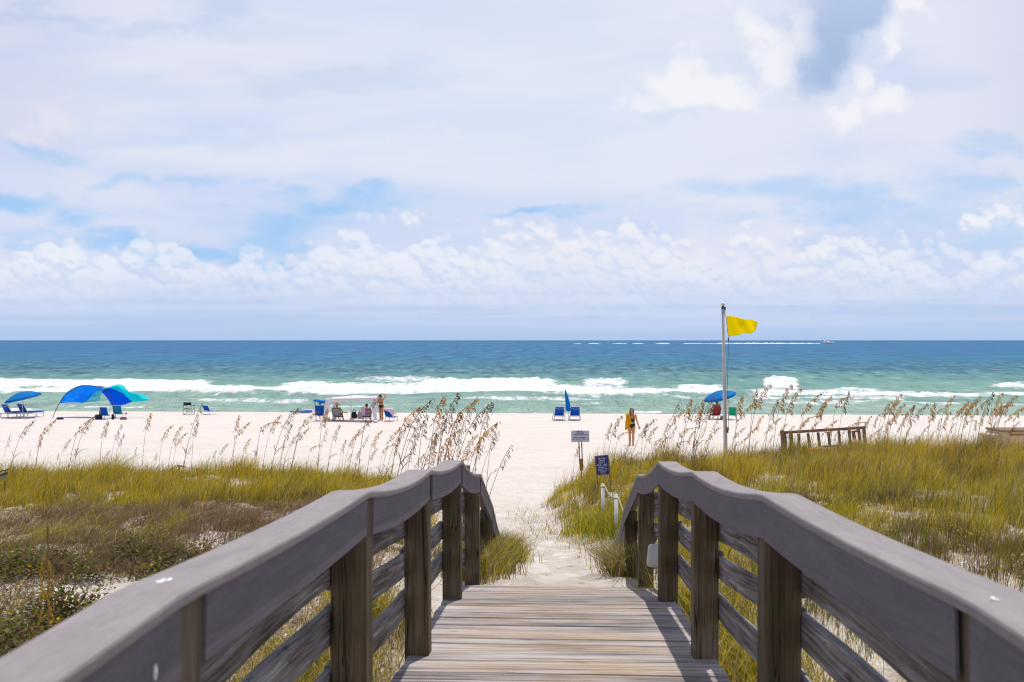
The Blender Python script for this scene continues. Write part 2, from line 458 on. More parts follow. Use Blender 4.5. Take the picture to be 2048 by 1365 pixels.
# ------------------------------------------------------------------ mesh builder
class MB:
    def __init__(s):
        s.v, s.f, s.sm, s.gr = [], [], [], []

    def add(s, verts, faces, smooth=False):
        o = len(s.v)
        s.v += [tuple(x) for x in verts]
        s.f += [tuple(i + o for i in q) for q in faces]
        s.sm += [smooth] * len(faces)

    def box(s, c, size, rot=None, bev=0.0):
        x, y, z = (q / 2 for q in size)
        m = rot if rot is not None else Matrix.Identity(3)
        c = Vector(c)
        if bev <= 0:
            vs = [Vector((i * x, j * y, k * z)) for i in (-1, 1) for j in (-1, 1) for k in (-1, 1)]
            s.add([c + m @ q for q in vs], [(0, 1, 3, 2), (4, 6, 7, 5), (0, 4, 5, 1), (2, 3, 7, 6), (0, 2, 6, 4), (1, 5, 7, 3)])
            return
        bm = bmesh.new()
        bmesh.ops.create_cube(bm, size=1.0)
        for q in bm.verts:
            q.co = Vector((q.co.x * size[0], q.co.y * size[1], q.co.z * size[2]))
        bmesh.ops.bevel(bm, geom=list(bm.edges), offset=bev, segments=2, affect='EDGES', profile=0.5)
        bm.verts.index_update()
        s.add([c + m @ q.co for q in bm.verts], [[q.index for q in f.verts] for f in bm.faces])
        bm.free()

    def tube(s, pts, rad, n=8, side=None, cap=True, smooth=True):
        """loft along pts; rad = number, list of numbers or list of (a, b) ellipse radii"""
        pts = [Vector(p) for p in pts]
        if not isinstance(rad, (list, tuple)):
            rad = [rad] * len(pts)
        vs, fs = [], []
        prev = None
        for i, p in enumerate(pts):
            tg = (pts[min(i + 1, len(pts) - 1)] - pts[max(i - 1, 0)])
            tg = tg.normalized() if tg.length > 1e-9 else Vector((0, 0, 1))
            if side is not None:
                a = Vector(side)
            elif prev is not None:
                a = prev
            else:
                a = Vector((1, 0, 0)) if abs(tg.x) < 0.8 else Vector((0, 1, 0))
            a = (a - tg * a.dot(tg))
            a = a.normalized() if a.length > 1e-6 else tg.orthogonal().normalized()
            prev = a
            b = tg.cross(a)
            ra, rb = rad[i] if isinstance(rad[i], (list, tuple)) else (rad[i], rad[i])
            for k in range(n):
                an = 2 * math.pi * k / n
                vs.append(p + a * (ra * math.cos(an)) + b * (rb * math.sin(an)))
        for i in range(len(pts) - 1):
            for k in range(n):
                k2 = (k + 1) % n
                fs.append((i * n + k, i * n + k2, (i + 1) * n + k2, (i + 1) * n + k))
        if cap:
            fs.append(tuple(range(n - 1, -1, -1)))
            fs.append(tuple((len(pts) - 1) * n + k for k in range(n)))
        s.add(vs, fs, smooth)

    def ball(s, c, r, nu=14, nv=9, rot=None):
        if not isinstance(r, (list, tuple)):
            r = (r, r, r)
        c = Vector(c)
        m = rot if rot is not None else Matrix.Identity(3)
        vs = [c + m @ Vector((0, 0, r[2]))]
        for j in range(1, nv):
            ph = math.pi * j / nv
            for i in range(nu):
                th = 2 * math.pi * i / nu
                vs.append(c + m @ Vector((r[0] * math.sin(ph) * math.cos(th), r[1] * math.sin(ph) * math.sin(th), r[2] * math.cos(ph))))
        vs.append(c + m @ Vector((0, 0, -r[2])))
        fs = [(0, 1 + i, 1 + (i + 1) % nu) for i in range(nu)]
        for j in range(nv - 2):
            for i in range(nu):
                a, b = 1 + j * nu + i, 1 + j * nu + (i + 1) % nu
                fs.append((a, a + nu, b + nu, b))
        l = len(vs) - 1; o = 1 + (nv - 2) * nu
        fs += [(l, o + (i + 1) % nu, o + i) for i in range(nu)]
        s.add(vs, fs, True)

    def grid(s, fn, nu, nv, thick=0.0, smooth=True):
        """surface fn(u, v) -> point; thick > 0 makes a closed shell"""
        P = [[Vector(fn(i / nu, j / nv)) for i in range(nu + 1)] for j in range(nv + 1)]
        w = nu + 1
        vs = [p for row in P for p in row]
        fs = [(j * w + i, j * w + i + 1, (j + 1) * w + i + 1, (j + 1) * w + i) for j in range(nv) for i in range(nu)]
        if thick > 0:
            nrm = []
            for j in range(nv + 1):
                for i in range(w):
                    du = P[j][min(i + 1, nu)] - P[j][max(i - 1, 0)]
                    dv = P[min(j + 1, nv)][i] - P[max(j - 1, 0)][i]
                    q = du.cross(dv)
                    nrm.append(q.normalized() if q.length > 1e-12 else Vector((0, 0, 1)))
            o = len(vs)
            vs += [p - q * thick for p, q in zip(list(vs), nrm)]
            fs += [tuple(k + o for k in reversed(q)) for q in list(fs)]
            rim = [i for i in range(w)] + [j * w + nu for j in range(1, nv + 1)] + [nv * w + i for i in range(nu - 1, -1, -1)] + [j * w for j in range(nv - 1, 0, -1)]
            for a, b in zip(rim, rim[1:] + rim[:1]):
                fs.append((b, a, a + o, b + o))
        s.add(vs, fs, smooth)

    def build(s, name, mat, parent=None, loc=None, rotz=0.0, smooth=None):
        me = bpy.data.meshes.new(name)
        me.from_pydata(s.v, [], s.f)
        me.polygons.foreach_set('use_smooth', s.sm if smooth is None else [smooth] * len(s.f))
        me.materials.append(MATS[mat] if isinstance(mat, str) else mat)
        me.update()
        if s.gr and len(s.gr) == len(s.v):
            at = me.attributes.new('grain', 'FLOAT_VECTOR', 'POINT')
            at.data.foreach_set('vector', np.array(s.gr, np.float32).reshape(-1))
        ob = bpy.data.objects.new(name, me)
        COL.objects.link(ob)
        if parent is not None:
            ob.parent = parent
        if loc is not None:
            ob.location = loc
        ob.rotation_euler = (0, 0, rotz)
        return ob


def tag(o, label=None, cat=None, group=None, kind=None):
    if label: o['label'] = label
    if cat: o['category'] = cat
    if group: o['group'] = group
    if kind: o['kind'] = kind
    return o


def empty(name, loc, label, cat, group=None, rotz=0.0, rot=None):
    o = bpy.data.objects.new(name, None)
    o.empty_display_size = 0.2
    COL.objects.link(o)
    o.location = loc
    o.rotation_euler = rot if rot is not None else (0, 0, rotz)
    return tag(o, label, cat, group)


def copy_tree(o, parent=None):
    c = o.copy()
    COL.objects.link(c)
    c.parent = parent
    for ch in list(o.children):
        copy_tree(ch, c)
    return c


def W(px, py, D):
    return Vector(((px - 1024.0) / F * D, D, CZ - (py - 681.0) / F * D))


PATH = [(-40, 2.6), (0, 2.6), (8, 2.5), (9.15, 2.40), (9.6, 2.345), (10.1, 2.41), (11, 2.56), (13.7, 2.9), (18, 3.42), (24, 3.95), (30, 4.25), (40, 4.55), (44, 4.65), (64, 5.1), (73, 5.33), (78, 5.75), (86, 6.4), (100, 7.6), (140, 9.0), (300, 11)]
LEFT = [(-40, 2.5), (6, 2.5), (12, 2.62), (18, 2.92), (22, 3.28), (25, 3.46), (28, 3.95), (32, 4.38), (40, 4.55), (44, 4.65)]
RIGHT = [(-40, 2.45), (10, 2.5), (15, 2.62), (20, 2.86), (26, 3.02), (27.5, 3.1), (30, 3.6), (35, 4.25), (42, 4.6), (44, 4.65)]
XR = [(0, 1.0), (9, 1.05), (11, 1.25), (13, 1.30), (14.5, 1.0), (16, 0.80), (18, 0.58), (20, 0.40), (23, 0.35), (26, 1.0), (30, 2.6), (40, 7)]
XRW = [(0, 2), (12, 2.6), (18, 4.5), (26, 9), (40, 10)]
XL = [(0, -1.0), (9, -0.9), (11, -0.4), (13, -0.15), (14.5, -0.5), (20, -0.9), (26, -1.2), (30, -3), (40, -7)]
XLW = [(0, 2), (12, 2), (18, 3), (30, 5)]


def wl(x, y):
    a = I(y, XL)
    return sst(a - x, 0, I(y, XLW))


def wr(x, y):
    a = I(y, XR)
    return 0.60 * sst(x - a, 0, 1.5) + 0.40 * sst(x - a, 0.8, I(y, XRW) * 1.25)


def depth_h(x, y):
    """how far the ground lies below eye level"""
    x = np.asarray(x, float); y = np.asarray(y, float)
    hp = I(y, PATH)
    tilt = np.clip((y - 50) / 23, 0, 1) * 0.0046 * np.clip(x, -60, 60)
    hp = hp + tilt
    far = np.clip((y - 44) / 4, 0, 1)
    hl = np.where(y < 44, I(y, LEFT), hp)
    hr = np.where(y < 44, I(y, RIGHT), hp)
    a, b = wl(x, y), wr(x, y)
    h = hp * (1 - a) * (1 - b) + hl * a + hr * b
    veg = np.maximum(a, b) * (1 - far)
    h = h - (fbm(x * 0.55, y * 0.45, 3, 4) - 0.5) * 0.34 * veg
    h = h - (fbm(x * 0.25, y * 0.2, 5, 3) - 0.5) * 0.25 * np.clip((y - 24) / 10, 0, 1) * np.clip((76 - y) / 10, 0, 1) * 0.5
    path_rough = np.clip((y - 9.0) / 0.8, 0, 1) * np.clip((60 - y) / 30, 0, 1)
    h = h - (fbm(x * 3.6, y * 2.6, 9, 3) - 0.5) * 0.17 * path_rough
    return h


def gz(x, y):
    return CZ - float(depth_h(x, y))


def place(px, py, dmin=9.6, dmax=76.0):
    """ground point seen at a photo pixel"""
    D = np.arange(dmin, dmax, 0.05)
    x = (px - 1024.0) / F * D
    h = depth_h(x, D)
    ray = (py - 681.0) / F * D
    hit = np.nonzero(h <= ray)[0]
    k = hit[0] if len(hit) else int(np.argmin(h - ray))
    return Vector((x[k], D[k], CZ - h[k]))
# ------------------------------------------------------------------ ground
def veg_amount(x, y):
    """0..1 how much plants cover the dune sand"""
    a, b = wl(x, y), wr(x, y)
    n = fbm(x * 0.9 + 3, y * 0.6, 21, 4)
    n2 = fbm(x * 0.35 + 9, y * 0.28, 27, 3)
    far = 1 - sst(y, 26.5, 29)
    farr = 1 - sst(y + np.clip(8 - x, 0, 8) * 0.5, 29, 32)
    left = sst(a, 0.05, 0.35) * far
    n = n + 0.10 * sst(12.5 - y, 0, 3) * (x < 0)
    left = left * (1 - 0.6 * sst(n2, 0.40, 0.30) * sst(14 - y, -1, 2))
    # the bare sandy hollow close to the left rail
    left = left * (1 - 0.97 * np.exp(-(((x + 3.9) / 1.0) ** 2 + ((y - 9.8) / 1.0) ** 2) ** 2))
    right = sst(b, 0.03, 0.22) * farr
    under = sst(9.6 - y, 0, 1.2) * sst(np.abs(x), 0.7, 1.1) * sst(4.5 - np.abs(x), 0, 1.5) * 0.85
    right = right * (1 - 0.7 * np.exp(-(((x - 5.9) / 1.1) ** 2 + ((y - 22.5) / 1.6) ** 2)))
    right = right * (1 - 0.74 * sst(y, 11, 15) * (1 - sst(b, 0.35, 0.75)))
    v = np.maximum(np.maximum(left, right), under * (1 - np.exp(-(((x + 3.9) / 1.5) ** 2 + ((y - 9.6) / 1.5) ** 2) ** 2)))
    return np.clip(v * (0.30 + 1.15 * sst(n, 0.28, 0.56)), 0, 1)


def build_ground():
    xs = np.concatenate([[-60000, -3000, -600, -300, -180], np.linspace(-120, -17, 104)[:-1], np.arange(-17, 17.01, 0.13), np.linspace(17, 120, 104)[1:], [180, 300, 600, 3000, 60000]])
    ys = np.concatenate([[-60000, -2000, -200, -60, -30, -15, -6], np.arange(0, 5, 0.5), np.arange(5, 46, 0.13), np.arange(46, 92, 0.6), [94, 98, 104, 112, 125, 140, 200, 300]])
    X, Y = np.meshgrid(xs, ys)
    Z = CZ - depth_h(X, Y)
    veg = veg_amount(X, Y)
    ny, nx = X.shape
    v = np.stack([X, Y, Z], -1).reshape(-1, 3)
    idx = np.arange(ny * nx).reshape(ny, nx)
    q = np.stack([idx[:-1, :-1], idx[:-1, 1:], idx[1:, 1:], idx[1:, :-1]], -1).reshape(-1, 4)
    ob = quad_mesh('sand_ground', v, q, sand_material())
    at = ob.data.attributes.new('veg', 'FLOAT', 'POINT')
    at.data.foreach_set('value', veg.reshape(-1).astype(np.float32))
    tag(ob, 'white sand beach and dunes sloping down to the sea', kind='structure')
    return ob


def quad_mesh(name, v, q, mat, smooth=True):
    me = bpy.data.meshes.new(name)
    me.vertices.add(len(v)); me.vertices.foreach_set('co', np.asarray(v, np.float32).reshape(-1))
    k = q.shape[1]
    me.loops.add(q.size); me.loops.foreach_set('vertex_index', q.reshape(-1).astype(np.int32))
    me.polygons.add(len(q))
    me.polygons.foreach_set('loop_start', np.arange(0, q.size, k, dtype=np.int32))
    me.polygons.foreach_set('use_smooth', np.full(len(q), smooth))
    me.materials.append(mat)
    me.update(calc_edges=True)
    ob = bpy.data.objects.new(name, me)
    COL.objects.link(ob)
    return ob


def sand_material():
    m = bpy.data.materials.new('sand')
    m.use_nodes = True
    t = NT(m.node_tree)
    b = t.n('ShaderNodeBsdfPrincipled'); o = t.n('ShaderNodeOutputMaterial')
    t.nt.links.new(b.outputs[0], o.inputs[0])
    tc = t.n('ShaderNodeTexCoord').outputs['Object']
    s = t.sep(tc)
    at = t.n('ShaderNodeAttribute'); at.attribute_name = 'veg'
    n1 = t.noise(t.map(tc, (0.35, 1.1, 0.4)), 1.0, 5.0, 0.6)
    n2 = t.noise(tc, 7.0, 6.0, 0.65)
    n3 = t.noise(tc, 160.0, 2.0, 0.5)
    n4 = t.noise(tc, 2.2, 5.0, 0.62, 0.4)
    col = t.mix(t.sstep(n1, 0.3, 0.7), (0.598, 0.540, 0.492), (0.658, 0.600, 0.550))
    col = t.mix(t.m('MULTIPLY', t.sstep(n2, 0.58, 0.74), 0.30), col, (0.44, 0.38, 0.325))
    col = t.mix(t.m('MULTIPLY', t.sstep(n3, 0.58, 0.75), 0.22), col, (0.45, 0.38, 0.32))
    # shading of rough sand painted as darker mottling on the path and round the boardwalk
    relief_shade = t.m('MULTIPLY', t.sstep(s[1], 30.0, 14.0), t.sstep(n4, 0.36, 0.62))
    col = t.mix(t.m('MULTIPLY', relief_shade, 0.65), col, (0.40, 0.34, 0.285))
    # dead leaf litter between the plants
    lit = t.noise(t.map(tc, (9.0, 9.0, 9.0)), 1.0, 5.0, 0.7)
    lm = t.m('MULTIPLY', t.sstep(at.outputs['Fac'], 0.12, 0.65), t.sstep(lit, 0.36, 0.54))
    col = t.mix(t.m('MULTIPLY', lm, 0.88), col, t.mix(t.sstep(n4, 0.35, 0.65), (0.17, 0.115, 0.065), (0.30, 0.23, 0.14)))
    # scraps of dry grass and shell on the trodden path
    sp = t.n('ShaderNodeTexVoronoi'); t.put(sp.inputs['Vector'], t.map(tc, (5.0, 8.0, 5.0))); sp.inputs['Scale'].default_value = 1.0
    near = t.sstep(s[1], 24.0, 12.0)
    dm = t.m('MULTIPLY', t.m('MULTIPLY', t.sstep(sp.outputs['Distance'], 0.20, 0.10), near), t.sstep(n4, 0.40, 0.55))
    col = t.mix(t.m('MULTIPLY', dm, 0.75), col, (0.16, 0.115, 0.085))
    # wet sand at the waterline
    wet = t.sstep(s[2], 0.42, 0.12)
    col = t.mix(wet, col, (0.33, 0.30, 0.25))
    t.put(b.inputs['Base Color'], col)
    b.inputs['Roughness'].default_value = 0.95
    b.inputs['Specular IOR Level'].default_value = 0.1
    bp = t.n('ShaderNodeBump'); bp.inputs['Strength'].default_value = 1.0; bp.inputs['Distance'].default_value = 0.16
    foot = t.noise(t.map(tc, (2.6, 1.9, 2.0)), 1.0, 4.0, 0.55)
    hh = t.m('MULTIPLY_ADD', foot, 0.8, t.m('MULTIPLY', n2, 0.35))
    t.put(bp.inputs['Height'], hh)
    t.nt.links.new(bp.outputs[0], b.inputs['Normal'])
    return m


build_ground()

# ------------------------------------------------------------------ sea
# rows of surf: (x from, x to, height in the photo at both ends, half thickness, strength, crest height in metres)
SURF = [(-90, 440, 768, 772, 8.5, 1.0, 0.55), (-90, 430, 780, 780, 4.5, 0.95, 0.1), (-90, 260, 762, 763, 2.2, 0.75, 0.2), (320, 530, 776, 781, 6, 1.0, 0.25),
        (420, 640, 780, 779, 4, 0.9, 0.1), (545, 1190, 777, 780, 8.5, 1.0, 0.35), (820, 1135, 771, 771, 9, 1.0, 0.7), (560, 680, 772, 770, 5, 0.7, 0.55),
        (690, 900, 761, 761, 3.6, 0.55, 0.6), (1150, 1270, 768, 767, 7, 0.72, 0.8), (1080, 1475, 784, 783, 6.5, 0.98, 0.25), (1330, 1470, 777, 778, 4, 0.9, 0.4),
        (1518, 1606, 770, 769, 9, 1.05, 1.15), (1478, 2120, 786, 792, 5, 0.75, 0.2), (1478, 1830, 794, 795, 3.2, 0.62, 0.05), (1640, 1780, 781, 782, 3.2, 0.75, 0.35),
        (1960, 2120, 773, 773, 3.2, 0.7, 0.7), (-60, 95, 818, 819, 3.2, 0.8, 0.1), (1250, 1335, 824, 824, 2.6, 0.72, 0.1), (1960, 2120, 812, 812, 3, 0.6, 0.1),
        (360, 640, 800, 803, 2.4, 0.52, 0.05), (900, 1230, 797, 798, 2.6, 0.58, 0.05), (1500, 1950, 806, 808, 2.4, 0.52, 0.05), (100, 330, 812, 812, 2.0, 0.5, 0.03),
        (1080, 1240, 806, 806, 2.0, 0.5, 0.03), (600, 760, 815, 815, 2.2, 0.5, 0.03)]


def build_sea():
    ys = np.concatenate([np.arange(79, 185, 0.42), np.arange(185, 330, 1.1), 330 * (40000 / 330.0) ** np.linspace(0, 1, 110), [90000.0]])
    ts = np.linspace(-1, 1, 861)
    T, Y = np.meshgrid(ts, ys)
    X = T * (24 + 0.58 * Y)
    PX = 1024 + F * X / Y
    PY = 681 + F * CZ / Y
    rag = fbm(X * 0.22, Y * 0.10, 41, 4) - 0.5
    rag2 = fbm(X * 0.9, Y * 0.35, 43, 3) - 0.5
    foam = np.zeros_like(X); rise = np.zeros_like(X); green = np.zeros_like(X)
    for (x0, x1, y0, y1, ht, st, hh) in SURF:
        u = np.clip((PX - x0) / (x1 - x0), 0, 1)
        yc = y0 + (y1 - y0) * u + rag * ht * 1.1
        ends = sst(PX, x0 - 5, x0 + 45 * min(1, (x1 - x0) / 150)) * (1 - sst(PX, x1 - 45 * min(1, (x1 - x0) / 150), x1 + 5))
        dd = (PY - yc) / (ht * (1 + rag * 1.3))
        f = np.exp(-np.abs(dd) ** 2.2 * 0.8) * ends * st
        foam = np.maximum(foam, f)
        # a steep crest along the far edge of the foam
        rr = np.exp(-((dd + 0.45) / 0.55) ** 2) * ends * hh * (0.75 + 0.9 * rag2 + 0.5 * rag)
        rise = np.maximum(rise, rr)
        green = np.maximum(green, np.exp(-((dd + 1.0) / 0.7) ** 2) * ends * min(1, hh * 1.4))
    near = (1 - 0.55 * sst(Y, 100, 84)) * (1 - sst(Y, 190, 430))
    sw = np.zeros_like(X)
    for (lx, ly, am, ph) in [(0.05, 0.55, 0.10, 0.3), (-0.09, 0.38, 0.12, 1.9), (0.35, 1.2, 0.05, 0.7), (-0.5, 1.5, 0.045, 2.2), (0.9, 2.1, 0.03, 4.0), (0.02, 0.24, 0.12, 3.3)]:
        sw += am * np.sin(lx * X + ly * Y + ph + 2.2 * rag)
    chop = (fbm(X * 0.30, Y * 0.45, 51, 3) - 0.5) * 0.26 + (fbm(X * 0.06, Y * 0.20, 53, 3) - 0.5) * 0.70
    Z = (sw * 0.6 + chop) * near * sst(Y, 80, 100) + rise * (0.8 + 0.6 * rag2)
    Z = Z * sst(Y, 80, 92)
    ny, nx = X.shape
    idx = np.arange(ny * nx).reshape(ny, nx)
    q = np.stack([idx[:-1, :-1], idx[:-1, 1:], idx[1:, 1:], idx[1:, :-1]], -1).reshape(-1, 4)
    ob = quad_mesh('sea_water', np.stack([X, Y, Z], -1).reshape(-1, 3), q, sea_material())
    for nm, a in (('foam', foam), ('green', green)):
        at = ob.data.attributes.new(nm, 'FLOAT', 'POINT')
        at.data.foreach_set('value', a.reshape(-1).astype(np.float32))
    tag(ob, 'blue green sea with white surf breaking along the shore', kind='structure')


def sea_material():
    m = bpy.data.materials.new('sea')
    m.use_nodes = True
    t = NT(m.node_tree)
    o = t.n('ShaderNodeOutputMaterial')
    tc = t.n('ShaderNodeTexCoord').outputs['Object']
    s = t.sep(tc)
    y = s[1]
    big = t.noise(t.map(tc, (0.012, 0.02, 0)), 1.0, 5.0, 0.6)
    mid = t.noise(t.map(tc, (0.10, 0.11, 0)), 1.0, 7.0, 0.68)
    fine = t.noise(t.map(tc, (0.9, 0.32, 0)), 1.0, 5.0, 0.65)
    yy = t.m('ADD', t.m('LOGARITHM', y, 10.0), t.m('MULTIPLY_ADD', big, 0.34, -0.17))
    f = t.lin(yy, 1.90, 3.9)
    col = t.ramp(f, [(0.0, (0.32, 0.42, 0.33)), (0.06, (0.205, 0.345, 0.285)), (0.12, (0.155, 0.295, 0.255)), (0.17, (0.105, 0.23, 0.235)), (0.215, (0.056, 0.160, 0.208)),
                     (0.30, (0.028, 0.140, 0.245)), (0.45, (0.019, 0.125, 0.258)), (0.7, (0.017, 0.117, 0.258)), (1.0, (0.016, 0.104, 0.235))])
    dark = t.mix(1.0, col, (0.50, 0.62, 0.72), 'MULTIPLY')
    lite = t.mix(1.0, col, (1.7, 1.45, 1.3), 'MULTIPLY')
    # wind ripples, then chop, then long swell further from the shore
    ra = t.noise(t.map(tc, (0.40, 0.085, 0)), 1.0, 4.0, 0.6)
    rb = t.noise(t.map(tc, (0.17, 0.022, 0)), 1.0, 4.0, 0.65)
    rc = t.noise(t.map(tc, (0.055, 0.0045, 0)), 1.0, 5.0, 0.7)
    ka = t.sstep(y, 420.0, 230.0); kc = t.sstep(y, 600.0, 1200.0)
    off = t.mix(kc, t.mix(ka, rb, ra), rc)
    kn = t.sstep(y, 210.0, 130.0)
    tex = t.mix(t.m('MULTIPLY', kn, 0.75), off, t.m('ADD', t.m('MULTIPLY', mid, 0.6), t.m('MULTIPLY', fine, 0.4)))
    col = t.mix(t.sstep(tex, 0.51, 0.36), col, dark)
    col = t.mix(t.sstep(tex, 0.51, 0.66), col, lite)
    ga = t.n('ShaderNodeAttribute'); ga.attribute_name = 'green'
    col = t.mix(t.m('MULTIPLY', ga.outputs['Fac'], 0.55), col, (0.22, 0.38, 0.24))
    fa = t.n('ShaderNodeAttribute'); fa.attribute_name = 'foam'
    fn = t.noise(t.map(tc, (0.9, 0.30, 0.9)), 1.0, 7.0, 0.68, 0.5)
    fm = t.m('ADD', fa.outputs['Fac'], t.m('MULTIPLY_ADD', fn, 1.7, -0.85))
    fmask = t.m('MULTIPLY', t.sstep(fm, 0.24, 0.70), t.sstep(fa.outputs['Fac'], 0.05, 0.25))
    # thin lacy remains of foam close to the shore
    ln = t.noise(t.map(tc, (0.42, 0.17, 0.3)), 1.0, 8.0, 0.72, 1.6)
    lace = t.m('MULTIPLY', t.sstep(t.m('ABSOLUTE', t.m('SUBTRACT', ln, 0.5)), 0.024, 0.004), t.sstep(y, 150.0, 112.0))
    fmask = t.m('MAXIMUM', fmask, t.m('MULTIPLY', lace, 0.42))
    # whitecaps far out
    wn = t.noise(t.map(tc, (0.11, 0.05, 0.1), (3.3, 8.1, 0)), 1.0, 5.0, 0.7)
    wm = t.m('MULTIPLY', t.sstep(wn, 0.715, 0.755), t.sstep(y, 170.0, 260.0))
    wn2 = t.noise(t.map(tc, (0.022, 0.006, 0.1), (1.3, 2.1, 0)), 1.0, 5.0, 0.7)
    wm = t.m('MAXIMUM', wm, t.m('MULTIPLY', t.sstep(wn2, 0.71, 0.75), t.sstep(y, 700.0, 1000.0)))
    fmask = t.m('MAXIMUM', fmask, t.m('MULTIPLY', wm, 0.75))
    col = t.mix(fmask, col, t.mix(t.sstep(fn, 0.35, 0.62), (0.60, 0.64, 0.64), (0.74, 0.75, 0.75)))
    bh = t.m('ADD', t.m('MULTIPLY', mid, 1.0), t.m('MULTIPLY', fine, 0.35))
    bh = t.m('ADD', bh, t.m('MULTIPLY', fn, t.m('MULTIPLY', fmask, 0.22)))
    bp = t.n('ShaderNodeBump'); bp.inputs['Strength'].default_value = 1.0; bp.inputs['Distance'].default_value = 0.9
    t.put(bp.inputs['Height'], bh)
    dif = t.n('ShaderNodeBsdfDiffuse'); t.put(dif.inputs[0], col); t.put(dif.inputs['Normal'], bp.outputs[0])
    gl = t.n('ShaderNodeBsdfGlossy'); gl.inputs['Roughness'].default_value = 0.18; t.put(gl.inputs['Normal'], bp.outputs[0])
    fr = t.n('ShaderNodeFresnel'); fr.inputs[0].default_value = 1.33; t.put(fr.inputs['Normal'], bp.outputs[0])
    # rough water never reaches the full mirror of a flat sheet seen edge-on
    k = t.m('MULTIPLY', t.m('MINIMUM', fr.outputs[0], 0.5), t.m('MULTIPLY_ADD', fmask, -0.18, 0.32))
    mx = t.n('ShaderNodeMixShader'); t.put(mx.inputs[0], k)
    t.nt.links.new(dif.outputs[0], mx.inputs[1]); t.nt.links.new(gl.outputs[0], mx.inputs[2])
    t.nt.links.new(mx.outputs[0], o.inputs[0])
    return m


build_sea()

# ------------------------------------------------------------------ boardwalk
wood('deck_wood', [(0.25, (0.07, 0.058, 0.055)), (0.41, (0.225, 0.195, 0.188)), (0.53, (0.375, 0.335, 0.325)), (0.72, (0.53, 0.50, 0.495))], 0, island=0.10, split=0.5, contrast=1.45, wear=((0.46, 0.345, 0.235), 1.0), streak=0.45)
wood('post_wood', [(0.28, (0.038, 0.026, 0.016)), (0.45, (0.100, 0.073, 0.045)), (0.6, (0.165, 0.128, 0.085)), (0.8, (0.25, 0.21, 0.155))], 2, island=0.12, algae=0.6, split=0.85)
wood('board_wood', [(0.22, (0.022, 0.018, 0.016)), (0.40, (0.10, 0.085, 0.078)), (0.56, (0.22, 0.205, 0.205)), (0.75, (0.44, 0.435, 0.45))], 1, island=0.25, algae=0.2, streak=0.8, grain=True, contrast=1.5, split=0.6)
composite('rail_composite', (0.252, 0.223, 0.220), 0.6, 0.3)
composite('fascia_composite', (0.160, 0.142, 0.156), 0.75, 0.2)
principled('dropping_white', (0.75, 0.76, 0.78), 0.8, 0.2)

WALK_YAW = -math.atan(88.0 / F)
WBASE = 2.55
SP = 1.91
CAPH = {-2: .41, -1: .42, 0: .44, 1: .484, 2: .577, 3: .743, 4: .916, 5: 1.273, 6: 1.912, 7: 2.75}
SAG = {-2: 0.02, -1: 0.02, 0: 0.020, 1: 0.012, 2: 0.036, 3: 0.034, 4: 0.046, 5: 0.0, 6: 0.075}
POS = {i: SP * i for i in range(-2, 7)}
POS[7] = 13.72
DECK = [(-4, 1.50), (0, 1.53), (1.91, 1.58), (3.82, 1.675), (5.73, 1.815), (7.64, 1.99), (9.55, 2.345)]


def deckh(s):
    return float(I(s, DECK)) + 0.0


def caph(i, s):
    u = (s - POS[i]) / (POS[i + 1] - POS[i])
    return CAPH[i] * (1 - u) + CAPH[i + 1] * u + SAG[i] * 4 * u * (1 - u)


def sweep(mb, pts, section, smooth=False):
    """pts = [(t, s, z)], section = [(dt, dz)] closed loop"""
    n = len(section)
    vs, fs = [], []
    run, lp, off = pts[0][1], pts[0][1:], random.uniform(0, 3)
    for k, (t_, s_, z_) in enumerate(pts):
        a = pts[max(k - 1, 0)]; b = pts[min(k + 1, len(pts) - 1)]
        ty, tz = b[1] - a[1], b[2] - a[2]
        l = math.hypot(ty, tz)
        ny, nz = -tz / l, ty / l
        run += math.hypot(s_ - lp[0], z_ - lp[1]); lp = (s_, z_)
        for (dt, dz) in section:
            vs.append((t_ + dt, s_ + ny * dz, z_ + nz * dz))
            mb.gr.append((dt, run, dz + off))
    for k in range(len(pts) - 1):
        for i in range(n):
            j = (i + 1) % n
            fs.append((k * n + i, k * n + j, (k + 1) * n + j, (k + 1) * n + i))
    fs.append(tuple(range(n - 1, -1, -1)))
    fs.append(tuple((len(pts) - 1) * n + i for i in range(n)))
    mb.add(vs, fs, smooth)


def rrect(x0, x1, z0, z1, r):
    pts = []
    for cx, cz, a0 in ((x1 - r, z1 - r, 0), (x0 + r, z1 - r, 90), (x0 + r, z0 + r, 180), (x1 - r, z0 + r, 270)):
        for k in range(3):
            a = R(a0 + 45 * k)
            pts.append((cx + r * math.cos(a), cz + r * math.sin(a)))
    return pts


def wbase(label, name, cat, group=None):
    o = empty(name, (0.027, 0, CZ - WBASE), label, cat, group, rotz=WALK_YAW)
    return o


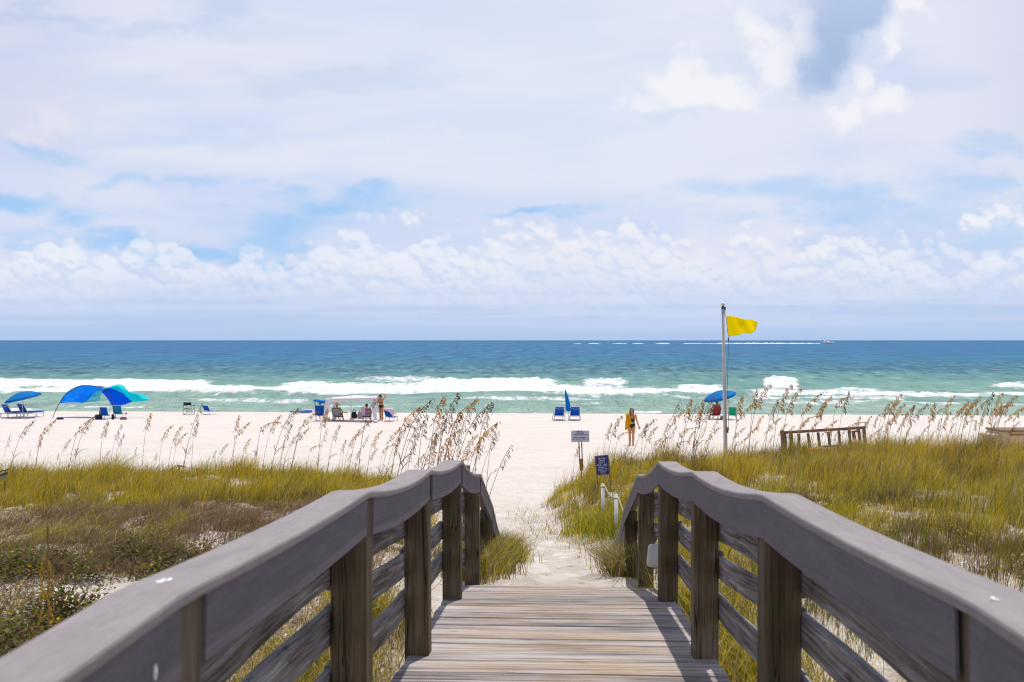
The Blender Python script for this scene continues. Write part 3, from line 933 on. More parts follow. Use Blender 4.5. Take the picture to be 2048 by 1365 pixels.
def build_deck():
    d = wbase('weathered plank boardwalk ramp running down to the sand path', 'boardwalk', 'boardwalk')
    mb = MB()
    s = -3.0
    k = 0
    while s < 9.40:
        wd = 0.137
        pitch = wd + random.choice([0.004, 0.005, 0.007, 0.007, 0.012])
        h0, h1 = deckh(s), deckh(s + wd)
        an = math.atan2(h1 - h0, wd)
        rot = Matrix.Rotation(-an, 3, 'X')
        j = random.uniform(-0.008, 0.008)
        lift = random.uniform(-0.004, 0.003)
        mb.box((j, s + wd / 2, WBASE - (h0 + h1) / 2 - 0.019 + lift), (1.775 + random.uniform(-0.012, 0.012), wd, 0.038), rot @ Matrix.Rotation(random.uniform(-0.004, 0.004), 3, 'Y'), bev=0.005)
        s += pitch
        k += 1
    mb.build('deck_planks', 'deck_wood', d)
    st = MB()
    for t_ in (-0.72, 0.0, 0.72):
        sweep(st, [(t_, q, WBASE - deckh(q) - 0.05) for q in np.linspace(-3, 9.3, 30)], [(-0.02, 0), (0.02, 0), (0.02, -0.19), (-0.02, -0.19)])
    st.build('joists', 'board_wood', d)


def build_railing(side):
    left = side < 0
    o = wbase('left boardwalk railing with brown composite cap and rough weathered side boards' if left else
              'right boardwalk railing with brown composite cap, shaded inner face and side boards', 'boardwalk_railing', 'railing', 'railings along the boardwalk')
    fr = 0.14                                   # post thickness
    inner = 0.757
    for i in range(-2, 7):
        mb = MB()
        s0 = POS[i]
        top = WBASE - CAPH[i] - 0.037
        bot = -1.0 if i < 5 else -2.2
        rot = Matrix.Rotation(random.uniform(-0.006, 0.006), 3, 'Y')
        mb.box((side * (inner + fr / 2), s0 + fr / 2, (top + bot) / 2), (fr, fr, top - bot), rot, bev=0.007)
        mb.build('post', 'post_wood', o)
    for i in range(-2, 7):
        a, b = POS[i], POS[i + 1]
        # cap rail: one length up to the second post, then a joint on every post
        if i == -2 or i >= 2:
            q0 = a + 0.0715 if i != -2 else a
            e_ = POS[2] if i == -2 else b
            q1 = e_ + (0.0685 if i < 6 else -0.0015)
            pts = []
            for q in np.linspace(q0, q1, 70 if i == -2 else 18):
                j = max(k for k in range(-2, 7) if POS[k] <= q + 1e-9) if q < POS[7] else 6
                pts.append((0, q, WBASE - caph(j, q)))
            mb = MB()
            sec = rrect(0.742, 0.886, -0.030, 0.0, 0.008)
            if left: sec = [(-x, z) for (x, z) in reversed(sec)]
            sweep(mb, pts, sec)
            mb.build('cap_rail', 'rail_composite', o)
        # inner fascia board
        mb = MB()
        if left:
            q0, q1 = a + fr + 0.002, b - 0.002
            x0, x1 = 0.753, 0.783
        else:
            q0, q1 = a + 0.005, b - 0.005
            x0, x1 = 0.7485, 0.7560
            if i == 1: q0 = a + 0.075
            if i == 0: q1 = b + 0.0
        if i == 6: q1 = b - 0.01
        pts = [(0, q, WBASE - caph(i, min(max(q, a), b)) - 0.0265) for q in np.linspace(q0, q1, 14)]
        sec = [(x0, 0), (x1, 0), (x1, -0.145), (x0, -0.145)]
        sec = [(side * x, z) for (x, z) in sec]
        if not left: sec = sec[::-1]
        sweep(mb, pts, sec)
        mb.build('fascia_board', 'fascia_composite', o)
        # three rough side boards on the outer faces of the posts
        if i <= 5:
            for r_, (d0, d1) in enumerate(((0.165, 0.165), (0.46, 0.475), (0.70, 0.725))):
                oa = d0 if i < 2 else (d1 if i > 2 else d0)
                ob_ = d0 if i < 1 else (d1 if i > 1 else d0)
                if i == 2: oa, ob_ = d0, d1
                mb = MB()
                hgt = (0.22 if r_ == 0 else 0.133) + random.uniform(-.01, .012)  # top board made taller, unseen behind the fascia, to block sun from the deck
                j1, j2 = random.uniform(-.012, .012), random.uniform(-.012, .012)
                e = b + 0.06
                if not left and r_ == 2 and i == 4: e = a + 0.62
                pts = []
                for q in np.linspace(a + 0.06 + 0.003, e - 0.003, 9):
                    u = (q - a) / (b - a)
                    h = CAPH[i] * (1 - u) + CAPH[i + 1] * u + (oa + j1) * (1 - u) + (ob_ + j2) * u + 0.012 * math.sin(u * 5 + i + r_)
                    pts.append((0, q, WBASE - h))
                x0 = inner + fr + 0.003
                sec = rrect(x0, x0 + 0.036, -hgt, 0, 0.006)
                if left: sec = [(-x, z) for (x, z) in reversed(sec)]
                sweep(mb, pts, sec)
                mb.build('side_board', 'board_wood', o)
    # splashes of bird droppings
    spots = [(-0.83, 2.0, 0.009, 0.022)] if left else [(0.79, 1.90, 0.007, 0.011), (0.83, 1.80, 0.005, 0.008)]
    for (t_, s_, ra, rb) in spots:
        i = int(s_ // SP)
        mb = MB()
        for k in range(7):
            dx, ds = random.gauss(0, ra * 0.6), random.gauss(0, rb * 0.6)
            mb.ball((t_ + dx, s_ + ds, WBASE - caph(i, s_ + ds) + 0.0003), (ra * random.uniform(.25, .7), rb * random.uniform(.25, .7), 0.0018), 8, 5)
        mb.build('bird_dropping', 'dropping_white', o)
    if left:
        mb = MB()
        mb.ball((-0.752, 1.78, WBASE - caph(0, 1.78) - 0.115), (0.003, 0.008, 0.016), 10, 6)
        mb.build('bird_dropping', 'dropping_white', o)


build_deck()
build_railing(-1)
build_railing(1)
# ------------------------------------------------------------------ beach furniture
principled('blue_fabric', (0.004, 0.105, 0.50), 0.75, 0.2, transl=0.25, tcolor=(0.004, 0.13, 0.62))
principled('umbrella_fabric', (0.003, 0.24, 0.62), 0.7, 0.2, transl=0.45, tcolor=(0.003, 0.26, 0.70))
principled('deep_blue_fabric', (0.004, 0.24, 0.98), 0.7, 0.2, transl=0.6, tcolor=(0.004, 0.24, 0.99))
principled('mid_blue_fabric', (0.02, 0.42, 0.97), 0.7, 0.2, transl=0.6, tcolor=(0.02, 0.42, 0.98), nscale=2.5, var=0.4)
principled('cyan_fabric', (0.01, 0.74, 0.82), 0.7, 0.2, transl=0.5, tcolor=(0.01, 0.78, 0.86), nscale=3.0, var=0.2)
principled('pale_aqua_fabric', (0.28, 0.78, 0.76), 0.7, 0.2, transl=0.5, tcolor=(0.3, 0.75, 0.75), nscale=4.0, var=0.25)
principled('teal_fabric', (0.01, 0.20, 0.38), 0.75, 0.2, transl=0.1)
principled('green_fabric', (0.01, 0.40, 0.24), 0.7, 0.2, transl=0.25, tcolor=(0.02, 0.6, 0.35))
principled('red_fabric', (0.36, 0.035, 0.05), 0.8, 0.15)
principled('pink_fabric', (0.62, 0.14, 0.20), 0.8, 0.15)
principled('pink_towel', (0.70, 0.50, 0.62), 0.9, 0.1, nscale=14.0, var=0.25)
principled('white_fabric', (0.78, 0.74, 0.77), 0.8, 0.15, transl=0.25, tcolor=(0.8, 0.75, 0.78), var=0.05)
principled('white_paint', (0.76, 0.76, 0.76), 0.5, 0.3, var=0.05)
principled('metal_grey', (0.50, 0.49, 0.48), 0.4, 0.5, var=0.08, metal=0.3)
principled('dark_metal', (0.07, 0.07, 0.075), 0.5, 0.4)
principled('black_fabric', (0.022, 0.022, 0.026), 0.85, 0.15)
principled('navy_fabric', (0.015, 0.02, 0.06), 0.8, 0.15)
principled('grey_fabric', (0.30, 0.28, 0.27), 0.85, 0.15)
principled('brown_fabric', (0.20, 0.09, 0.045), 0.85, 0.15)
principled('purple_fabric', (0.20, 0.08, 0.13), 0.85, 0.15)
principled('khaki_fabric', (0.42, 0.36, 0.26), 0.85, 0.15)
principled('straw', (0.62, 0.52, 0.36), 0.9, 0.1)
principled('yellow_towel', (0.72, 0.33, 0.008), 0.9, 0.1, nscale=20.0, transl=0.15)
principled('skin', (0.52, 0.235, 0.105), 0.55, 0.3, nscale=5.0, var=0.06)
principled('skin_pale', (0.52, 0.31, 0.21), 0.55, 0.3, nscale=5.0, var=0.06)
principled('hair_brown', (0.055, 0.032, 0.02), 0.6, 0.3, nscale=40.0, var=0.4)
principled('hair_grey', (0.22, 0.19, 0.17), 0.6, 0.3, nscale=40.0, var=0.3)
principled('swim_black', (0.012, 0.012, 0.015), 0.55, 0.3)
principled('timber', (0.20, 0.145, 0.10), 0.85, 0.2, nscale=18.0, var=0.35)
principled('stake_timber', (0.30, 0.155, 0.04), 0.85, 0.2, nscale=18.0, var=0.3)
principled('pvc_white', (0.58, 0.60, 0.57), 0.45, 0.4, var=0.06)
principled('rope', (0.42, 0.34, 0.24), 0.9, 0.1, nscale=60.0, var=0.3)
principled('orange_plastic', (0.70, 0.20, 0.09), 0.5, 0.3, var=0.15)
principled('pink_plastic', (0.60, 0.32, 0.30), 0.5, 0.3, var=0.15)
principled('flag_yellow', (0.93, 0.77, 0.0), 0.7, 0.15, transl=0.62, tcolor=(0.99, 0.88, 0.0), var=0.04)
principled('sign_white', (0.60, 0.60, 0.72), 0.5, 0.3, var=0.05)
principled('sign_blue', (0.02, 0.035, 0.23), 0.5, 0.3, var=0.1)
principled('sign_navy_ink', (0.02, 0.025, 0.12), 0.6, 0.2)
principled('sign_pale_ink', (0.55, 0.58, 0.66), 0.6, 0.2)
principled('beige_panel', (0.52, 0.42, 0.30), 0.8, 0.2, var=0.1)
principled('boat_white', (0.88, 0.88, 0.88), 0.35, 0.5, var=0.03)
principled('boat_glass', (0.02, 0.03, 0.04), 0.15, 0.5)
principled('wake_foam', (0.80, 0.82, 0.84), 0.9, 0.1, var=0.03)
principled('gold_ball', (0.72, 0.60, 0.42), 0.35, 0.5, var=0.1)
principled('yellow_stripe', (0.42, 0.38, 0.06), 0.8, 0.2)

GREEN_DOT = None


def tub(pts, r, n=7):
    mb = MB(); mb.tube(pts, r, n); return mb


def panel(mb, p0, p1, width, thick, sag=0.0, n=6):
    """fabric panel from p0 to p1 (points in the chair's y, z plane)"""
    def fn(u, v):
        y = p0[0] * (1 - v) + p1[0] * v; z = p0[1] * (1 - v) + p1[1] * v
        return (width * (u - 0.5), y, z - sag * 4 * v * (1 - v) - sag * 0.5 * 4 * u * (1 - u))
    mb.grid(fn, n, n, thick)


def beach_chair(loc, rz, label, fab='blue_fabric', frame='white_paint', group=None, tall=0.85, w=0.54, seatz=0.27, lean=0.28, stripes=None):
    o = empty('beach_chair', loc, label, 'beach chair', group, rz)
    mb = MB()
    for s in (-1, 1):
        x = s * w / 2
        mb.tube([(x, 0.30, 0.0), (x, 0.27, seatz), (x, -0.22, seatz - 0.03), (x, -0.22 - lean, tall)], 0.014, 6)
        mb.tube([(x, -0.36, 0.0), (x, -0.22, seatz - 0.03), (x, 0.05, seatz + 0.22)], 0.013, 6)
        mb.tube([(x, 0.30, 0.015), (x, -0.36, 0.015)], 0.012, 6)
    mb.tube([(-w / 2, -0.36, 0.02), (w / 2, -0.36, 0.02)], 0.012, 6)
    mb.tube([(-w / 2, 0.28, seatz), (w / 2, 0.28, seatz)], 0.012, 6)
    mb.tube([(-w / 2, -0.22 - lean, tall), (w / 2, -0.22 - lean, tall)], 0.013, 6)
    mb.build('frame', frame, o)
    b = MB(); panel(b, (0.27, seatz + 0.005), (-0.20, seatz - 0.02), w - 0.03, 0.012, 0.03); b.build('seat', fab, o)
    b = MB(); panel(b, (-0.225, seatz + 0.02), (-0.215 - lean, tall - 0.01), w - 0.02, 0.012, 0.0); b.build('backrest', fab, o)
    if stripes:
        for k in range(3):
            v = 0.25 + 0.24 * k
            q = MB()
            y0 = -0.245 - lean * v; z0 = seatz + (tall - seatz) * v
            q.box((0, y0 - 0.002, z0), (w - 0.03, 0.006, 0.035), Matrix.Rotation(math.atan2(lean, tall - seatz), 3, 'X'))
            q.build('stripe', stripes, o)
    for s in (-1, 1):
        a = MB(); a.box((s * (w / 2 + 0.012), -0.08, seatz + 0.22), (0.05, 0.42, 0.025), bev=0.006); a.build('armrest', 'white_paint' if frame == 'white_paint' else frame, o)
    return o


def lounger(loc, rz, label, group):
    o = empty('sun_lounger', loc, label, 'sun lounger', group, rz)
    mb = MB()
    for s in (-1, 1):
        mb.box((s * 0.33, 0.25, 0.27), (0.04, 1.75, 0.07), bev=0.006)
        for y in (-0.5, 1.0):
            mb.box((s * 0.33, y, 0.12), (0.045, 0.06, 0.24), bev=0.005)
    for k in range(9):
        mb.box((0, -0.50 + 0.17 * k, 0.285), (0.62, 0.08, 0.02))
    mb.build('frame', 'white_paint', o)
    bf = MB()
    rot = Matrix.Rotation(R(-32), 3, 'X')
    c0 = Vector((0, -0.18, 0.32))
    def bp(x, u, off=0.0):
        return c0 + rot @ Vector((x, -off * 1.0, 0)) + (rot @ Vector((0, 0, 1))) * u
    up = Vector((0, -0.53, 0.85)).normalized()
    for s in (-1, 1):
        bf.tube([c0 + Vector((s * 0.31, 0, 0)), c0 + Vector((s * 0.31, 0, 0)) + up * 0.66], 0.024, 6)
    for u in (0.0, 0.66):
        bf.tube([c0 + Vector((-0.31, 0, 0)) + up * u, c0 + Vector((0.31, 0, 0)) + up * u], 0.022, 6)
    bf.build('back_frame', 'white_paint', o)
    nrm = Vector((0, 0.85, 0.53)).normalized()
    cu = MB()
    cu.box(c0 + up * 0.35 + nrm * 0.01, (0.56, 0.06, 0.66), Matrix.Rotation(math.atan2(0.53, 0.85), 3, 'X'), bev=0.02)
    ob = cu.build('back_cushion', 'blue_fabric', o)
    pp = MB()
    pp.tube([c0 + up * (0.56 - 0.05 * math.sin(math.pi * k / 8)) + nrm * -0.027 + Vector((-0.27 + 0.0675 * k, 0, 0)) for k in range(9)], 0.009, 5)
    pp.build('piping', 'white_paint', ob)
    cs = MB(); cs.box((0, 0.46, 0.335), (0.58, 1.28, 0.07), bev=0.025); cs.build('seat_cushion', 'blue_fabric', o)
    return o


def umbrella(base, label, rad=1.2, height=1.75, tilt=0.25, lean=0.0, fab='umbrella_fabric'):
    o = empty('beach_umbrella', base, label, 'umbrella')
    top = Vector((-lean, 0, height))
    mb = MB(); mb.tube([(0, 0, -0.25), tuple(top * 0.98)], 0.019, 8); mb.build('pole', 'white_paint', o)
    rot = Matrix.Rotation(-tilt, 3, 'Y') @ Matrix.Rotation(R(6), 3, 'X')
    ng, nr = 48, 8
    mb = MB()
    def fn(u, v):
        a = 2 * math.pi * u
        sc = 1 - 0.055 * (1 - abs(math.cos(4 * a))) * v
        r = rad * v * sc
        z = 0.34 * rad * (1 - v ** 1.75) - 0.02 * (1 - abs(math.cos(4 * a))) * v
        return top + rot @ Vector((r * math.cos(a), r * math.sin(a), z - 0.28 * rad))
    mb.grid(fn, ng, nr, 0.006)
    cn = mb.build('canopy', fab, o)
    vb = MB()
    def fv(u, v):
        a = 2 * math.pi * u
        sc = 1 - 0.055 * (1 - abs(math.cos(4 * a)))
        return top + rot @ Vector((rad * sc * math.cos(a), rad * sc * math.sin(a), -0.28 * rad - 0.02 * (1 - abs(math.cos(4 * a))) - 0.09 * v))
    vb.grid(fv, ng, 1, 0.004); vb.build('valance', fab, cn)
    rb = MB()
    for k in range(8):
        a = math.pi / 4 * k
        rb.tube([top + rot @ Vector((0, 0, 0.03 * rad)), top + rot @ Vector((rad * 0.95 * math.cos(a), rad * 0.95 * math.sin(a), -0.275 * rad))], 0.007, 5)
    rb.build('ribs', 'metal_grey', o)
    kb = MB(); kb.ball(top + rot @ Vector((0, 0, 0.075 * rad)), 0.03, 8, 6); kb.build('finial', fab, o)
    return o


# left: tilted blue umbrella over two loungers
g = place(47, 836)
umbrella(g, 'tilted open blue umbrella over two blue loungers at far left', 1.14, 1.62, 0.22, 0.12)
LG = 'blue sun loungers with white frames'
lounger(place(22, 835), R(-24), 'leftmost blue sun lounger under tilted blue umbrella', LG)
lounger(place(54, 835), R(-24), 'blue sun lounger right of the leftmost one, under the same tilted umbrella', LG)

# billowing blue and aqua beach shade
def shade():
    D = 65.0
    base = place(165, 838)
    o = empty('beach_tent', base, 'billowing blue and aqua fabric shade on an arched pole', 'beach tent')
    def L(px, py, off=0.0):
        return W(px, py, D + off) - base
    def curve(pts, u):
        n = len(pts) - 1
        x = u * n; i = min(int(x), n - 1); f = x - i
        p0, p1, p2, p3 = (Vector(pts[max(0, min(n, i + k))]) for k in (-1, 0, 1, 2))
        return 0.5 * ((2 * p1) + (p2 - p0) * f + (2 * p0 - 5 * p1 + 4 * p2 - p3) * f * f + (3 * p1 - p0 - 3 * p2 + p3) * f ** 3)
    arch = [L(104, 839), L(118, 808), L(135, 785), L(163, 771.5), L(192, 773), L(210, 776), L(221, 796), L(228, 817), L(231, 839)]
    mb = MB(); mb.tube([curve(arch, k / 40) for k in range(41)], 0.022, 7); mb.build('arched_pole', 'dark_metal', o)
    def sheet(name, top, bot, mat, ot, ob_, ripple=0.05, ph=0.0, belly=0.3):
        T = [L(*q) for q in top]; B = [L(*q) for q in bot]
        def fn(u, v):
            a, b = curve(T, u), curve(B, u)
            p = a * (1 - v) + b * v
            p.y += ot * (1 - v) + ob_ * v - belly * math.sin(math.pi * v) + ripple * math.sin(7 * u + 5 * v + ph) + ripple * 0.6 * math.sin(15 * u - 9 * v + ph * 2)
            p.z += 0.03 * math.sin(9 * u + ph) * v
            return p
        m = MB(); m.grid(fn, 34, 18, 0.008); return m.build(name, mat, o)
    sheet('blue_panel', [(118, 807), (126, 794), (139, 782), (163, 772), (190, 773), (207, 775)], [(119, 808), (132, 808.5), (148, 808.5), (163, 799), (178, 786), (194, 779)], 'mid_blue_fabric', 0.0, 1.3, 0.06, 0.3)
    sheet('pale_panel', [(150, 808), (162, 800), (172, 786), (186, 779), (205, 776)], [(158, 808), (176, 805), (193, 802), (197, 792), (204, 784)], 'pale_aqua_fabric', 1.25, 0.5, 0.09, 1.3, 0.15)
    sheet('deep_blue_panel', [(202, 784), (212, 778), (230, 782), (248, 794), (262, 804)], [(203, 785), (216, 798), (228, 817), (238, 812), (252, 808)], 'deep_blue_fabric', 0.4, 0.0, 0.03, 2.0, 0.15)
    sheet('cyan_panel', [(201, 781), (216, 774.5), (231, 770), (243, 772.5), (256, 784), (274, 788), (287, 794), (295, 797)], [(202, 784), (212, 779), (224, 781), (237, 787), (250, 797), (262, 806), (280, 805), (293, 801)], 'cyan_fabric', 0.3, 0.45, 0.07, 0.8, 0.3)


shade()
bag = MB
def soft_bag(name, loc, size, mat, label, cat, handles=False, rz=0.0, group=None):
    o = empty(name, loc, label, cat, group, rz)
    mb = MB()
    sx, sy, sz = size
    def fn(u, v):
        a = 2 * math.pi * u
        pw = 0.55
        cx, sy_ = math.cos(a), math.sin(a)
        k = 0.80 + 0.28 * math.sin(math.pi * min(1, v * 1.15)) - 0.12 * v
        return (sx / 2 * math.copysign(abs(cx) ** pw, cx) * k, sy / 2 * math.copysign(abs(sy_) ** pw, sy_) * k, sz * v + 0.02 * math.sin(5 * a + 2) * v)
    mb.grid(fn, 24, 8)
    mb.grid(lambda u, v: (Vector(fn(u, 1.0)) * (1 - v) + Vector((0, 0, sz * 1.03)) * v), 24, 2)
    mb.build('bag_body', mat, o)
    if handles:
        for s in (-1, 1):
            h = MB()
            h.tube([(sx * 0.22 * math.cos(math.pi * k / 8) , s * sy * 0.2, sz + 0.20 * math.sin(math.pi * k / 8) - 0.02) for k in range(9)], 0.010, 5)
            h.build('handle', mat, o)
    return o


def cooler(loc, size, mat, lid, label, rz=0.0):
    o = empty('cooler', loc, label, 'cooler', None, rz)
    mb = MB(); mb.box((0, 0, size[2] * 0.42), (size[0], size[1], size[2] * 0.84), bev=0.02); mb.build('cooler_body', mat, o)
    mb = MB(); mb.box((0, 0, size[2] * 0.92), (size[0] * 1.04, size[1] * 1.04, size[2] * 0.15), bev=0.02); mb.build('lid', lid, o)
    mb = MB(); mb.tube([(-size[0] * .53, 0, size[2] * .7), (-size[0] * .56, 0, size[2] * 1.05), (size[0] * .56, 0, size[2] * 1.05), (size[0] * .53, 0, size[2] * .7)], 0.01, 5); mb.build('handle', 'dark_metal', o)
    return o


soft_bag('sand_bag', place(120, 839.5), (0.42, 0.3, 0.13), 'navy_fabric', 'small dark sandbag lying below left end of the blue beach shade', 'sandbag')
cooler(place(197.5, 839.5), (0.36, 0.30, 0.30), 'navy_fabric', 'navy_fabric', 'dark navy cooler on sand left of the blue chair under the beach shade')
p_ = place(201, 836.5)
soft_bag('beach_bag', p_, (0.17, 0.2, 0.55), 'brown_fabric', 'brown upright bag behind the dark navy cooler', 'bag')
CH = 'folding beach chairs on the sand'
beach_chair(place(212.5, 839), R(0), 'blue beach chair between navy cooler and teal chair', 'blue_fabric', 'metal_grey', CH, 0.80, 0.46)
beach_chair(place(238, 836), R(4), 'teal beach chair with white seat rail below the deep blue shade panel', 'teal_fabric', 'white_paint', CH, 0.84, 0.56)
soft_bag('backpack', place(226, 839.5), (0.16, 0.2, 0.32), 'navy_fabric', 'small dark backpack between the blue and teal chairs', 'backpack')
soft_bag('beach_bag', place(247, 839.8), (0.42, 0.3, 0.16), 'purple_fabric', 'low maroon bag on sand right of the teal chair', 'bag')
bl = MB(); bl.ball((0, 0, 0.075), 0.075, 12, 8)
tag(bl.build('beach_ball', 'pink_fabric', None, place(252.5, 829.5)), 'small pink ball on sand right of the teal chair', 'ball')

# black director's chair and blue low chair
def camp_chair(loc, rz, label):
    o = empty('camp_chair', loc, label, 'camp chair', CH, rz)
    w, dd = 0.58, 0.44
    mb = MB()
    for s in (-1, 1):
        x = s * w / 2
        mb.tube([(x, -dd / 2, 0), (x, -dd / 2, 0.86)], 0.012, 6)
        mb.tube([(x, dd / 2, 0), (x, dd / 2, 0.60)], 0.012, 6)
        mb.tube([(x, -dd / 2, 0.012), (x, dd / 2, 0.012)], 0.012, 6)
    for y in (-dd / 2, dd / 2):
        mb.tube([(-w / 2, y, 0.05), (w / 2, y, 0.42)], 0.011, 6)
        mb.tube([(w / 2, y, 0.05), (-w / 2, y, 0.42)], 0.011, 6)
    mb.build('frame', 'dark_metal', o)
    b = MB(); b.grid(lambda u, v: (w * (u - .5), -dd / 2 - 0.01 - 0.03 * math.sin(math.pi * u), 0.66 + 0.19 * v), 6, 3, 0.01); b.build('backrest', 'black_fabric', o)
    b = MB(); b.grid(lambda u, v: (w * (u - .5), dd * (v - .5), 0.42 - 0.03 * math.sin(math.pi * u)), 6, 4, 0.01); b.build('seat', 'black_fabric', o)
    for s in (-1, 1):
        a = MB(); a.box((s * w / 2, 0, 0.61), (0.06, dd + 0.06, 0.025), bev=0.006); a.build('armrest', 'black_fabric', o)


camp_chair(place(378, 829.5), R(-12), 'black folding camp chair with crossed legs facing the surf')
beach_chair(place(419, 829.5), R(-22), 'blue low beach chair right of the black camp chair', 'blue_fabric', 'white_paint', CH, 0.66, 0.52)
tw = MB()
tw.grid(lambda u, v: (1.5 * (u - .5), 0.8 * (v - .5), 0.05 + 0.10 * fbm(u * 5, v * 3, 4, 3) + 0.10 * u * math.sin(math.pi * v)), 26, 12, 0.03)
o = tw.build('beach_towel', 'blue_fabric', None, place(602, 826.5)); tag(o, 'rumpled blue towel on sand left of the canopied blue chair', 'towel')
tw = MB()
tw.grid(lambda u, v: (0.7 * (u - .5), 0.6 * (v - .5), 0.06 + 0.24 * fbm(u * 4, v * 3, 14, 3) * math.sin(math.pi * v) * math.sin(math.pi * u) ** .5), 18, 12, 0.03)
o = tw.build('beach_towel', 'pink_towel', None, place(618, 825.2)); tag(o, 'pale pink towel heaped at right end of the blue towel', 'towel')


# ------------------------------------------------------------------ people
def hand(mb, wrist, d, s, n, curl=0.5):
    d, s, n = Vector(d).normalized(), Vector(s).normalized(), Vector(n).normalized()
    w = Vector(wrist)
    mb.tube([w, w + d * 0.03, w + d * 0.085], [(0.026, 0.016), (0.036, 0.015), (0.040, 0.013)], 8, side=s)
    for k, ln in enumerate((0.066, 0.076, 0.070, 0.055)):
        b = w + d * 0.080 + s * (-0.030 + 0.020 * k)
        q1 = b + d * ln * 0.45 + n * ln * 0.10 * curl
        q2 = q1 + (d * (1 - 0.5 * curl) + n * 0.8 * curl).normalized() * ln * 0.32
        q3 = q2 + (d * (1 - 0.9 * curl) + n * 1.2 * curl).normalized() * ln * 0.28
        mb.tube([b, q1, q2, q3], [0.0092, 0.0088, 0.008, 0.007], 6)
    b = w + d * 0.03 - s * 0.03
    mb.tube([b, b + d * 0.028 - s * 0.022 + n * 0.008, b + d * 0.055 - s * 0.026 + n * 0.016], [0.012, 0.0105, 0.008], 6)


def person(base, label, J, skin='skin', hair='hair_brown', rz=0.0, extra=None, hair_len=0.15, hair_fn=None):
    """J: joints in metres relative to base; one continuous skin, hair and clothes as children"""
    V = {k: Vector(v) for k, v in J.items() if not k.startswith('_')}
    face = V['face'].normalized()
    side = (V['shR'] - V['shL']).normalized()
    hs = (V['hipR'] - V['hipL']).normalized()
    mb = MB()
    pel, chest, neck, head = V['pelvis'], V['chest'], V['neck'], V['head']
    up = (chest - pel).normalized()
    spine = [pel - up * 0.10, pel - up * 0.03, pel + up * 0.05, pel.lerp(chest, 0.5), chest, chest.lerp(neck, 0.55), neck - (neck - chest).normalized() * 0.035, neck, head - Vector((0, 0, 0.04))]
    rad = [(0.085, 0.075), (0.150, 0.105), (0.158, 0.110), (0.122, 0.088), (0.142, 0.105), (0.150, 0.090), (0.085, 0.062), (0.050, 0.052), (0.048, 0.050)]
    mb.tube(spine, rad, 16, side=side)
    for s in ('L', 'R'):
        sh, el, wr_ = V['sh' + s], V['el' + s], V['wr' + s]
        mb.ball(sh, 0.050, 10, 8)
        mb.tube([sh, sh.lerp(el, 0.4), el], [0.046, 0.043, 0.034], 10)
        mb.ball(el, 0.034, 8, 6)
        mb.tube([el, el.lerp(wr_, 0.3), wr_], [0.034, 0.036, 0.023], 10)
        hd = V.get('hd' + s, (wr_ - el)).normalized()
        hn = V.get('hn' + s, face)
        sv = hd.cross(hn)
        sv = sv.normalized() if sv.length > 1e-3 else side
        hand(mb, wr_, hd, sv, sv.cross(hd) if sv.cross(hd).dot(hn) > 0 else -sv.cross(hd), 0.45)
        hp, kn, an = V['hip' + s], V['kn' + s], V['an' + s]
        mb.ball(hp, 0.085, 10, 8)
        mb.tube([hp, hp.lerp(kn, 0.45), kn], [0.094, 0.080, 0.054], 12)
        mb.ball(kn, 0.052, 10, 8)
        mb.tube([kn, kn.lerp(an, 0.33), an], [0.050, 0.056, 0.033], 12)
        td = V['toe' + s].normalized()
        mb.tube([an - td * 0.05 + Vector((0, 0, -0.035)), an + td * 0.03 + Vector((0, 0, -0.03)), an + td * 0.12 + Vector((0, 0, -0.05)), an + td * 0.18 + Vector((0, 0, -0.06))], [0.030, 0.038, 0.034, 0.02], 10)
        mb.tube([an, an + Vector((0, 0, -0.04))], [0.034, 0.034], 10)
    # head with jaw, nose, ears
    hz = Matrix((side, face, Vector((0, 0, 1)))).transposed()
    hz = Matrix(((face.y, face.x, 0), (-face.x, face.y, 0), (0, 0, 1)))
    fx = Vector((face.y, -face.x, 0)).normalized()
    mb.ball(head + Vector((0, 0, 0.02)), (0.074, 0.092, 0.095), 16, 12, hz)
    mb.ball(head + face * 0.022 + Vector((0, 0, -0.055)), (0.056, 0.062, 0.058), 14, 10, hz)
    mb.tube([head + face * 0.085 + Vector((0, 0, 0.012)), head + face * 0.108 + Vector((0, 0, -0.022))], [0.010, 0.014], 6)
    for s in (-1, 1):
        mb.ball(head + fx * (s * 0.075) + Vector((0, 0, -0.005)), (0.012, 0.02, 0.03), 8, 6, hz)
    o = mb.build('person', skin, None, base, rz)
    tag(o, label, 'person', 'people on the beach')
    rm = o.modifiers.new('one_surface', 'REMESH'); rm.mode = 'VOXEL'; rm.voxel_size = 0.0075; rm.use_smooth_shade = True
    sm = o.modifiers.new('soften', 'SMOOTH'); sm.factor = 0.5; sm.iterations = 5
    # face
    for s in (-1, 1):
        e = MB(); e.ball(head + face * 0.083 + fx * (s * 0.030) + Vector((0, 0, 0.012)), (0.014, 0.010, 0.008), 8, 6, hz); e.build('eye', 'swim_black', o)
    e = MB(); e.ball(head + face * 0.083 + Vector((0, 0, -0.062)), (0.024, 0.008, 0.007), 8, 6, hz); e.build('mouth', 'pink_fabric', o)
    # hair
    h = MB()
    h.ball(head - face * 0.020 + Vector((0, 0, 0.040)), (0.084, 0.094, 0.090), 16, 12, hz)
    if hair_len > 0:
        h.tube([head - face * 0.05 + Vector((0, 0, 0.03)), head - face * 0.085 + Vector((0, 0, -0.05)), head - face * 0.09 + Vector((0, 0, -0.05 - hair_len))], [(0.078, 0.045), (0.082, 0.04), (0.055, 0.02)], 12, side=fx)
    h.build('hair', hair, o)
    if extra:
        extra(o, V, face, side, fx, hz)
    return o


